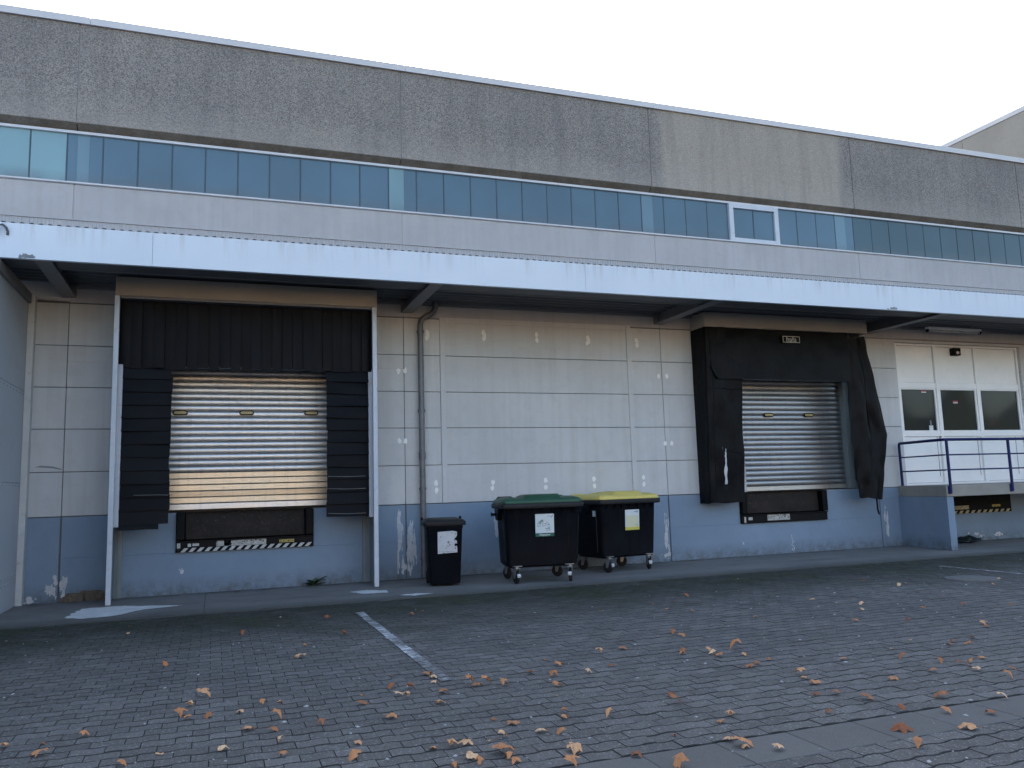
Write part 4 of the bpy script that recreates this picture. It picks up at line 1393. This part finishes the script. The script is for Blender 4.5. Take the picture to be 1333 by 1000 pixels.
def container(label, loc, rz, lidmat, sticker):
    t = thing('waste_container', label, 'waste container', loc, rz, 'four-wheeled waste containers by the wall')
    body = loft([(.545, .40, .07, .262), (.575, .425, .08, .285), (.585, .44, .08, .52), (.61, .475, .08, 1.17), (.615, .49, .08, 1.19)])
    body.obj('body', M['bin'], t, 0, True)
    loft([(.655, .53, .07, 1.185), (.685, .555, .07, 1.20), (.685, .555, .07, 1.262), (.67, .54, .07, 1.272)]).obj('rim', M['bin_rim'], t, .004, True)
    g = MB()
    for i in range(7):
        x = -.50 + i * 1.0 / 6
        g.prism([(-.478, 1.10), (-.545, 1.186), (-.44, 1.186), (-.44, 1.10)], x - .008, x + .008, 'X')
        g.prism([(.478, 1.10), (.545, 1.186), (.44, 1.186), (.44, 1.10)], x - .008, x + .008, 'X')
    g.obj('rim_gusset', M['bin'], t)
    # shallow reinforcing panels on the front
    fp = MB()
    for x in (-.42, -.21, 0.0, .21, .42):
        fp.prism([(-.42, .33), (-.470, 1.09), (-.475, 1.09), (-.432, .33)], x - .006, x + .006, 'X')
    fp.obj('front_rib', M['bin'], t)
    # domed lid: flange, raised middle, hinge bars at the back
    ld = loft([(.66, .53, .07, 1.273), (.665, .535, .07, 1.29), (.655, .525, .07, 1.318), (.62, .49, .07, 1.345), (.58, .45, .07, 1.352)]).obj('lid', lidmat, t, 0, True)
    def hump(u, v):
        y = -.50 + v * .86
        x = -.31 + u * .66
        e = min(1, min(u, 1 - u) / .10)
        f = min(1, v / .14)
        prof = (math.sin(PI / 2 * min(1, v / .16)) if v < .16 else 1 - .35 * ((v - .16) / .84) ** 2)
        return (x, y, 1.335 + .082 * prof * math.sin(PI / 2 * e))
    MB().sheet(hump, 20, 14, .02).obj('lid_crown', lidmat, ld, 0, True)
    pl = MB()
    for a, b in ((-.62, -.34), (.38, .62)):
        pl.sheet(lambda u, v, a=a, b=b: (a + u * (b - a), -.48 + v * .8, 1.345 + .030 * math.sin(PI * min(1, max(0, u * 1.0))) ** .5 * math.sin(PI / 2 * min(1, v * 5)) ), 8, 6, .02)
    pl.obj('lid_side', lidmat, ld, 0, True)
    hb = MB()
    for s in (-1, 1):
        hb.tube([(s * .58, .47, 1.33), (s * .58, .49, 1.36), (s * .56, .495, 1.372), (s * .34, .495, 1.372), (s * .32, .49, 1.36), (s * .32, .47, 1.33)], .014, 8)
    hb.tube([(-.6, .55, 1.30), (.6, .55, 1.30)], .022, 10)
    hb.obj('hinge_bar', M['bin_rim'] if lidmat is M['lid_green'] else lidmat, ld, 0, True)
    for s in (-1, 1):
        MB().prism([(-.13, 1.06), (-.20, 1.185), (.20, 1.185), (.13, 1.06), (.08, 1.0), (-.08, 1.0)], s * .585, s * .685, 'X').obj('side_bracket', M['bin'], t, .008)
        MB().cyl((s * .725, 0, 1.10), 'X', .022, .09, 12).cyl((s * .765, 0, 1.10), 'X', .034, .012, 12).obj('trunnion', M['bin'], t, 0, True)
        MB().tube([(s * .60, -.30, .35), (s * .635, -.34, 1.08)], .008, 6).obj('lift_rod', M['bin_rim'], t)
    for x, y, sw, br in ((-.44, -.41, .25, True), (.44, -.41, -.35, True), (-.44, .37, .5, False), (.44, .37, .9, False)):
        caster(t, x, y, sw, br)
    mb = MB().box(-.54, .54, -.40, .40, .250, .261)
    mb.obj('base_plate', M['bin'], t)
    sticker(t)
    return t
# a point on the sloping front face: y at height z
fy = lambda z: -.440 - (.475 - .440) * (z - .52) / .65 - .0065
slope = math.atan2(.035, .65)
def on_front(name, me, t, x, z, off=0.0):
    o = link(name, me, t, (x, fy(z) - off, z), (slope, 0, 0))
    return o
def flat(poly, mat, name='sticker'):
    return MB().prism(poly, -0.002, 0.0, 'Y').mesh(name, mat)
R4 = lambda w, h: [(-w / 2, -h / 2), (w / 2, -h / 2), (w / 2, h / 2), (-w / 2, h / 2)]
def glyphs(mb, x0, x1, z, h, y=-.0012):
    q = x0
    while q < x1:
        w = random.uniform(.3, .6) * h
        mb.box(q, q + w * .3, y, 0, z, z + h * random.choice((.6, 1)))
        mb.box(q + w * .3, q + w, y, 0, z + random.choice((0, .4)) * h, z + random.choice((.55, .2)) * h + .15 * h)
        q += w + .18 * h
    return mb
def green_sticker(t):
    on_front('sticker', flat(R4(.31, .36), M['label_white']), t, .03, .915)
    on_front('sticker_footer', flat(R4(.31, .055), M['label_green']), t, .03, .763, .0022)
    tm = text_mesh('Altpapier', .05, M['label_white'], 'sticker_lettering', .0005, .0004)
    o = link('sticker_lettering', tm, t, (.03, fy(.763) - .006, .763), (PI / 2 + slope, 0, 0))
    lg = MB()
    glyphs(lg, .02, .075, 0, .022)
    lg.prism([(.085, -.02), (.10, .0), (.105, .03), (.096, .03), (.09, .005), (.078, -.012)], -.0012, 0, 'Y')
    on_front('sticker_emblem', lg.mesh('sticker_emblem', M['print_grey']), t, .06, 1.05, .0022)
    # a loose pictogram of paper sheets and boxes
    pg = MB()
    for px, pz, w, h, r in ((-.05, .04, .07, .045, .5), (-.085, -.005, .05, .05, -.2), (.0, -.01, .06, .04, .2), (.06, .01, .05, .03, -.5), (.075, -.035, .03, .06, .1)):
        c, s = math.cos(r), math.sin(r)
        out = [(px + c * a - s * b, pz + s * a + c * b) for a, b in R4(w, h)]
        inn = [(px + c * a - s * b, pz + s * a + c * b) for a, b in R4(w * .84, h * .78)]
        for k in range(4):
            a, b = out[k], out[(k + 1) % 4]
            a2, b2 = inn[k], inn[(k + 1) % 4]
            pg.prism([a, b, b2, a2], -.0012, 0, 'Y')
    pg.prism([(-.08, .03), (-.02, .075), (-.015, .06), (-.06, .025)], -.0013, 0, 'Y')
    glyphs(pg, .02, .10, -.075, .018)
    glyphs(pg, .03, .10, -.10, .014)
    on_front('sticker_picture', pg.mesh('sticker_picture', M['label_green']), t, .02, .93, .0022)
def yellow_sticker(t):
    on_front('sticker', flat(R4(.31, .36), M['label_white']), t, .06, .90)
    on_front('sticker_field', flat(R4(.27, .20), M['label_cream']), t, .06, .88, .0022)
    on_front('sticker_footer', flat(R4(.31, .055), M['label_yellow']), t, .06, .748, .0022)
    lg = MB()
    glyphs(lg, .0, .055, 0, .022)
    lg.prism([(.065, -.02), (.08, .0), (.085, .03), (.076, .03), (.07, .005), (.058, -.012)], -.0012, 0, 'Y')
    on_front('sticker_emblem', lg.mesh('sticker_emblem', M['print_grey']), t, .10, 1.035, .0022)
    w = MB()
    glyphs(w, .05, .10, 0, .012)
    on_front('sticker_lettering', w.mesh('sticker_lettering', M['print_grey']), t, .08, .80, .0046)
    MB().box(-.612, -.6075, -.30, -.20, .98, 1.08).obj('side_sticker', M['label_white'], t)
container('black four-wheeled waste container with a green lid and a white sticker', (5.10, -1.50, 0), math.radians(-9.5), M['lid_green'], green_sticker)
container('black four-wheeled waste container with a yellow lid standing close to the wall', (6.93, -.735, 0), math.radians(9.0), M['lid_yellow'], yellow_sticker)

wb = thing('wheelie_bin', 'small black two-wheeled bin with a torn white label beside the downpipe', 'wheelie bin', (3.575, -1.13, 0), math.radians(-9))
loft([(.235, .26, .04, .03, .0), (.248, .272, .05, .06, -.0), (.288, .318, .05, .90, -.01), (.30, .33, .05, .915, -.01), (.30, .33, .05, .955, -.01)]).obj('body', M['bin'], wb, 0, True)
lid = loft([(.335, .365, .05, .957, -.01), (.34, .37, .05, .97, -.01), (.338, .368, .05, 1.02, -.01), (.31, .34, .05, 1.045, 0), (.24, .26, .06, 1.068, .02), (.18, .2, .06, 1.072, .02)]).obj('lid', M['lid_black'], wb, 0, True)
MB().sheet(lambda u, v: (-.22 + .44 * u, -.17 + .38 * v, 1.0735 + .003 * nz(u * 9, v * 9, 3)), 8, 8, .004).obj('moss', M['moss_lid'], lid)
MB().tube([(-.26, .34, .99), (-.26, .40, 1.01), (.26, .40, 1.01), (.26, .34, .99)], .016, 8).obj('handle', M['bin'], wb, 0, True)
for s in (-1, 1):
    MB().box(s * .325 - .012, s * .325 + .026, .30, .36, .965, 1.08).obj('hinge_lug', M['bin'], wb, .006)
    w = MB().cyl((s * .235, .27, .10), 'X', .10, .05, 22).obj('wheel', M['tyre'], wb, .01, True)
    MB().cyl((s * .262, .27, .10), 'X', .05, .008, 16).obj('hub', M['bin_rim'], w, 0, True)
MB().cyl((0, .27, .10), 'X', .012, .5, 10).obj('axle', M['bin_rim'], wb)
wf_ = lambda z: -.272 - (.328 - .272) * (z - .06) / .84 - .002
ws = math.atan2(.056, .84)
lab = [(-.145, -.18), (-.06, -.175), (-.055, -.165), (-.04, -.165), (-.035, -.174), (.17, -.165), (.17, -.09), (.165, -.06), (.13, -.07), (.125, -.03), (.15, -.02), (.168, -.03), (.165, .02), (.14, .035), (.12, .02), (.13, .06), (.155, .08), (.168, .11), (.165, .165), (.10, .18), (-.145, .17)]
link('paper_label', flat(lab, M['label_dirty'], 'paper_label'), wb, (.025, wf_(.69), .69), (ws, 0, 0))
pm = MB()
for px, pz, r in ((.03, .0, .02), (.05, -.04, .012), (.02, -.06, .01), (-.10, .09, .009), (.145, .13, .012), (.14, -.10, .012), (-.01, -.09, .01)):
    pm.prism([(px + r * math.cos(a * PI / 4), pz + r * math.sin(a * PI / 4) * 1.2) for a in range(8)], -.0012, 0, 'Y')
glyphs(pm, .06, .12, .14, .016)
glyphs(pm, -.12, .15, -.155, .016)
stuff(link('label_print', pm.mesh('label_print', M['print_grey']), wb, (.025, wf_(.69) - .0025, .69), (ws, 0, 0)))

# ------------------------------------------------------------------ small things on the ground
bag = MB()
def bagf(u, v):
    a, b = u * 2 * PI, v * PI
    r = 1 + .35 * nz(math.cos(a) * 1.6, math.sin(a) * 1.6, v * 3) + .15 * nz(math.cos(a) * 5, math.sin(a) * 5, v * 8)
    return (.30 * r * math.cos(a) * math.sin(b), .18 * r * math.sin(a) * math.sin(b), max(0, .07 * r * (1 - math.cos(b)) * .95))
tag(MB().sheet(bagf, 22, 12, .001).obj('rubbish_bag', M['bag'], None, 0, True, (15.9, -.36, 0.004)), 'crumpled dark rubbish bag lying behind the blue wing wall', 'bag')
wd = MB()
for i in range(16):
    a = i * 2.4
    L = random.uniform(.12, .26)
    w = L * .36
    c, s = math.cos(a), math.sin(a) * .5
    rise = random.uniform(.15, .6)
    P = lambda t, o: (c * L * t - s * o, min(-.01, -.05 + s * L * t + c * o), rise * L * math.sin(PI * .6 * t))
    b = len(wd.v)
    wd.v += [P(0, 0), P(.4, w), P(.4, -w), P(.8, w * .7), P(.8, -w * .7), P(1, 0)]
    wd.f += [(b, b + 2, b + 1), (b + 1, b + 2, b + 4, b + 3), (b + 3, b + 4, b + 5)]
tag(wd.obj('weed', M['weed'], None, 0, False, (1.6, -.04, .004)), 'small green weed growing at the foot of the blue wall under the left dock', 'weed')
mh = thing('manhole_cover', 'round grey manhole cover set in the paving at the right', 'manhole cover', (10.5, -5.15, 0.003))
MB().cyl((0, 0, .004), 'Z', .36, .010, 32).obj('frame_ring', M['iron'], mh)
lidm = MB().cyl((0, 0, .011), 'Z', .30, .010, 32)
for k in range(5):
    lidm.box(-.2 + .02 * abs(k - 2), .2 - .02 * abs(k - 2), -.2 + k * .1 - .012, -.2 + k * .1 + .012, .016, .020)
lidm.obj('cover', M['iron'], mh, .002)

# fallen leaves
LEAVES = [(6.9,-5.16,'s'),(7.13,-5.75,'M'),(7.59,-5.9,'s'),(9.01,-4.57,'M'),(9.08,-5.19,'M'),(9.3,-5.11,'s'),(8.74,-5.84,'s'),(8.67,-6.31,'s'),(7.37,-6.32,'M'),(7.08,-6.63,'M'),(6.46,-7.2,'M'),(6.96,-7.44,'M'),(7.78,-6.85,'s'),(5.7,-8.47,'s'),(6.14,-8.25,'s'),(5.48,-8.83,'M'),(5.03,-8.63,'M'),(4.47,-8.37,'M'),(4.37,-8.9,'L'),(4.29,-9.03,'M'),(4.25,-9.18,'L'),(4.05,-9.44,'M'),(4.18,-9.5,'M'),(4.25,-9.69,'L'),(3.81,-9.85,'M'),(4.86,-9.33,'M'),(4.3,-9.96,'M'),(5.33,-9.28,'M'),(5.62,-9.06,'M'),(5.68,-9.19,'L'),(6.27,-8.58,'M'),(6.4,-8.49,'M'),(6.47,-8.61,'M'),(6.68,-8.45,'M'),(7.38,-7.97,'L'),(7.27,-8.09,'M'),(8.26,-6.98,'L'),(10.06,-5.86,'M'),(9.46,-6.32,'s'),(9.67,-5.98,'s'),(8.54,-7.16,'s'),(8.71,-7.21,'M'),(7.73,-7.88,'s'),(6.02,-9.11,'L'),(5.72,-9.29,'M'),(5.62,-9.42,'L'),(5.83,-9.54,'M'),(5.62,-9.67,'M'),(5.06,-10.08,'M'),(4.75,-9.89,'L'),(4.47,-10.16,'M'),(4.68,-10.32,'L'),(4.31,-10.49,'X'),(3.94,-10.32,'X'),(3.77,-10.61,'M'),(3.04,-10.32,'M'),(10.66,-5.45,'M'),(6.04,-4.51,'M'),(5.29,-4.96,'s'),(5.62,-4.87,'s'),(5.21,-5.42,'s'),(5.36,-5.75,'M'),(4.46,-5.12,'s'),(5.72,-6.49,'M'),(6.7,-4.98,'s'),(3.61,-7.32,'M'),(3.32,-7.43,'M'),(2.79,-7.43,'s'),(2.79,-7.71,'L'),(3.19,-7.95,'L'),(2.91,-8.06,'M'),(2.62,-8.02,'L'),(2.5,-8.36,'L'),(2.38,-8.65,'s'),(2.25,-9.09,'M'),(2.19,-9.22,'M'),(2.5,-9.29,'M'),(1.95,-9.43,'M'),(2.06,-9.51,'M'),(1.99,-9.82,'X'),(1.88,-10.03,'X'),(2.27,-10.08,'M'),(2.41,-10.31,'L'),(4.43,-6.86,'M'),(4.43,-7.02,'L'),(4.05,-7.67,'M'),(3.97,-7.8,'M'),(4.21,-7.83,'M'),(4.23,-7.89,'M'),(4.21,-8.04,'M'),(4.51,-7.86,'L'),(4.4,-8.1,'M'),(4.2,-8.49,'M'),(4.31,-8.41,'M'),(3.13,-9.0,'M'),(3.03,-9.2,'M'),(3.19,-9.65,'M'),(3.07,-9.73,'M'),(2.89,-10.07,'M'),(2.89,-10.16,'X'),(2.9,-10.21,'M'),(2.66,-9.84,'s'),(1.33,-3.98,'M'),(1.34,-5.22,'L'),(0.81,-6.24,'L'),(0.9,-5.62,'s'),(2.32,-4.23,'M'),(2.52,-3.96,'s'),(1.42,-7.4,'s'),(1.69,-7.52,'L'),(1.71,-7.64,'M'),(1.68,-7.8,'M'),(1.34,-7.84,'M'),(1.46,-7.9,'M'),(1.32,-8.09,'L'),(1.37,-8.19,'M'),(1.08,-7.96,'s'),(1.02,-8.22,'M'),(1.66,-8.18,'L'),(1.55,-8.46,'M'),(1.9,-8.02,'L'),(1.95,-8.09,'M'),(2.01,-8.06,'L'),(2.15,-8.14,'M'),(2.48,-7.88,'M'),(1.15,-8.67,'L'),(0.7,-8.61,'M'),(0.85,-9.14,'M'),(0.8,-9.39,'L'),(1.77,-9.03,'s'),(1.84,-9.18,'X'),(1.69,-9.42,'M'),(1.6,-9.45,'s'),(1.46,-9.44,'L'),(1.36,-9.46,'M'),(1.24,-9.47,'M'),(1.58,-9.69,'X'),(1.4,-9.7,'L'),(1.42,-9.8,'M'),(1.61,-9.79,'M'),(1.61,-9.87,'M'),(1.29,-9.8,'M'),(0.33,-4.56,'M'),(-0.92,-3.25,'s'),(-0.89,-3.84,'s'),(-0.4,-5.96,'M'),(-0.06,-7.42,'X'),(-0.14,-7.71,'M'),(-0.2,-7.91,'L'),(-0.14,-8.07,'M'),(-0.0,-8.08,'M'),(0.37,-7.87,'M'),(0.48,-7.87,'s'),(0.21,-8.05,'M'),(0.43,-8.32,'M'),(0.24,-8.54,'X'),(0.39,-8.63,'M'),(0.42,-8.92,'M'),(0.08,-8.9,'M'),(0.41,-9.2,'M'),(-0.77,-8.19,'M'),(-0.99,-8.26,'s'),(-1.21,-8.25,'M'),(-0.95,-8.52,'X'),(-0.27,-8.84,'s'),(-0.48,-8.95,'M')]
def leaf_mesh(seed, lobes, curl, fold, rag):
    rnd = random.Random(seed)
    n = lobes * 6
    rim = []
    for i in range(n):
        a = 2 * PI * i / n
        q = abs(math.cos(a * lobes / 2 + .2))
        r = (0.58 + 0.42 * q ** 1.5) * (0.8 + 0.25 * math.cos(a)) * (1 + rnd.uniform(-rag, rag))
        rim.append((a, r))
    def H(x, y):
        s = 1 if y > 0 else -1
        z = fold * abs(y) + curl * (x * x + .6 * y * y) * (1 + .5 * math.sin(3 * math.atan2(y, x) + seed))
        return z + .22 * mnoise.noise(Vector((x * 2.2, y * 2.2, seed * 1.7))) + .08 * mnoise.noise(Vector((x * 6, y * 6, seed * 2.3)))
    v = [(0, 0, H(0, 0))]
    for f in (.5, 1):
        v += [(f * r * math.cos(a), f * r * math.sin(a), H(f * r * math.cos(a), f * r * math.sin(a))) for a, r in rim]
    fc = [(0, 1 + i, 1 + (i + 1) % n) for i in range(n)]
    fc += [(1 + i, 1 + n + i, 1 + n + (i + 1) % n, 1 + (i + 1) % n) for i in range(n)]
    b = len(v)
    v += [(-.55, -.02, H(-.55, 0)), (-.55, .02, H(-.55, 0)), (-1.05, .05, H(-.5, 0) + .05), (-1.05, .02, H(-.5, 0) + .05)]
    fc.append((b, b + 1, b + 2, b + 3))
    lo = min(p[2] for p in v)
    v = [(p[0] * .5, p[1] * .5, (p[2] - lo) * .5) for p in v]
    me = MB().add(v, fc).mesh('fallen_leaf', M['leaf'], 0, False)
    return me
flatv = [leaf_mesh(s, 5, -.18 - .06 * s, -.06, .16) for s in range(1, 5)]
curlv = [leaf_mesh(10 + s, 5, -.42 - .09 * s, -.10 - .04 * s, .22) for s in range(5)] + [leaf_mesh(20 + s, 3, -.60, -.15, .25) for s in range(4)]
scrap = [leaf_mesh(30 + s, 3, .2, .25, .3) for s in range(4)]
KIND = {'X': ('large dry lobed leaf', .135, flatv + curlv[:2]), 'L': ('medium dry tan leaf', .105, flatv + curlv), 'M': ('small curled brown leaf', .082, curlv), 's': ('tiny scrap of dry leaf', .052, scrap)}
ZONES = [(lambda x, y: x < 0.75, 'on the pavers at the left, below the slatted dock'),
         (lambda x, y: y > -7.0 and x < 4.5, 'between the white parking line and the bins'),
         (lambda x, y: x < 1.76 and y > -8.35, 'close by the near end of the white parking line'),
         (lambda x, y: y < -10.02 and x > 2.6, 'on the row of smooth gutter slabs'),
         (lambda x, y: x < 3.4, 'on the near pavers below the parking line'),
         (lambda x, y: y > -7.0, 'on the dark pavers in front of the torn curtain dock'),
         (lambda x, y: True, 'at the right between manhole and gutter slabs')]
for i, (x, y, k) in enumerate(LEAVES):
    what, size, vs = KIND[k]
    zone = next(z for f_, z in ZONES if f_(x, y))
    lab = what + ' ' + zone
    grp = what + ' ' + zone
    far_ = 1.0 + max(0, (y + 8.5)) * .05
    s = size * random.uniform(.85, 1.2) * far_
    o = link('fallen_leaf', random.choice(vs), None, (x, y, .003), (random.gauss(0, .08), random.gauss(0, .08), random.uniform(0, 2 * PI)))
    o.scale = (s, s * random.uniform(.75, 1.1), s * random.uniform(.75, 1.15))
    tag(o, lab, 'leaf', grp)
# grit and pale chips trodden into the paving
gr = MB()
for i in range(520):
    y = -3 - 8 * random.random() ** .8
    x = random.uniform(-2.3, 4 + (y + 11) * 1.5)
    s = random.choice((.006, .008, .010, .014, .02)) * random.uniform(.7, 1.2)
    a = random.uniform(0, PI)
    c, d = math.cos(a) * s, math.sin(a) * s
    b = len(gr.v)
    h = .002 + s * .35
    gr.v += [(x + c, y + d, 0), (x - d * .7, y + c * .7, 0), (x - c, y - d, 0), (x + d * .6, y - c * .8, 0), (x + c * .2, y + d * .1, h)]
    gr.f += [(b, b + 1, b + 4), (b + 1, b + 2, b + 4), (b + 2, b + 3, b + 4), (b + 3, b, b + 4)]
stuff(gr.obj('grit', M['chip']))

# ------------------------------------------------------------------ neighbouring buildings
tb = thing('tall_block', 'taller concrete block rising behind the warehouse roof at the right', 'building', (24.62, 1, 0))
bx('block_wall', M['tallwall'], tb, 0, 22, -.5, 40, -0.02, 13.2)
x = -.5
while x < 39:
    MB().box(-.05, .3, x + .003, min(x + 5.4, 40.1) - .003, 13.202, 13.36).obj('roof_coping', M['coping'], tb)
    bx('wall_panel', M['tallwall'], tb, -.03, -.002, x + .008, min(x + 5.4, 40) - .008, 9.0, 13.19)
    x += 5.4
ob = thing('opposite_hall', 'sunlit ochre hall across the yard, behind the camera', 'building', (20, -48, 0))
bx('hall_wall', M['ochre'], ob, -75, 75, -14, 0, -0.02, 7.0)
bx('hall_roof', M['roof'], ob, -75.2, 75.2, -14.2, 0.2, 7.002, 7.3)
gm = MB().box(-2, 2, .002, .08, 0, 4.2).mesh('hall_gate', M['guide'])
for k in range(9):
    link('hall_gate', gm, ob, (-71.5 + 15 * k, 0, 0))

hd = MB()  # tree row added out of view to darken reflections in glass and shutter
rnd = random.Random(3)
def lump(u, v):
    x = -22 + 44 * u
    a = PI * v
    r = 1 + .30 * mnoise.noise(Vector((x * .5, v * 4, 1))) + .18 * mnoise.noise(Vector((x * 1.7, v * 9, 5)))
    return (x, 1.3 * r * math.cos(a), 10.5 * (math.sin(a) ** .6) * (.85 + .15 * r) * (.75 + .35 * mnoise.noise(Vector((x * .22, 0, 9)))))
hd.sheet(lump, 90, 20, .02)
core = list(hd.v[:91 * 21])
lf = MB()
for k in range(9000):
    p = Vector(rnd.choice(core)) + Vector((rnd.gauss(0, .18), rnd.gauss(0, .18), rnd.gauss(0, .15)))
    a = Vector((rnd.gauss(0, 1), rnd.gauss(0, 1), rnd.gauss(0, 1))).normalized() * .11
    b = a.cross(Vector((rnd.gauss(0, 1), rnd.gauss(0, 1), rnd.gauss(0, 1)))).normalized() * .07
    p.z = max(.12, p.z)
    lf.add([p - a, p + b, p + a, p - b], [(0, 1, 2, 3)])
M['added_hedge'] = simple('added_hedge_leaves', (0.035, 0.05, 0.02), 0.7, 0, 0.5, 2)
hg = thing('added_hedge', 'added dark tree row behind the camera, put there to darken window reflections', 'added_hedge', (60, -44, 0))
hd.obj('added_hedge_body', M['added_hedge'], hg)
lf.obj('foliage', M['added_hedge'], hg)
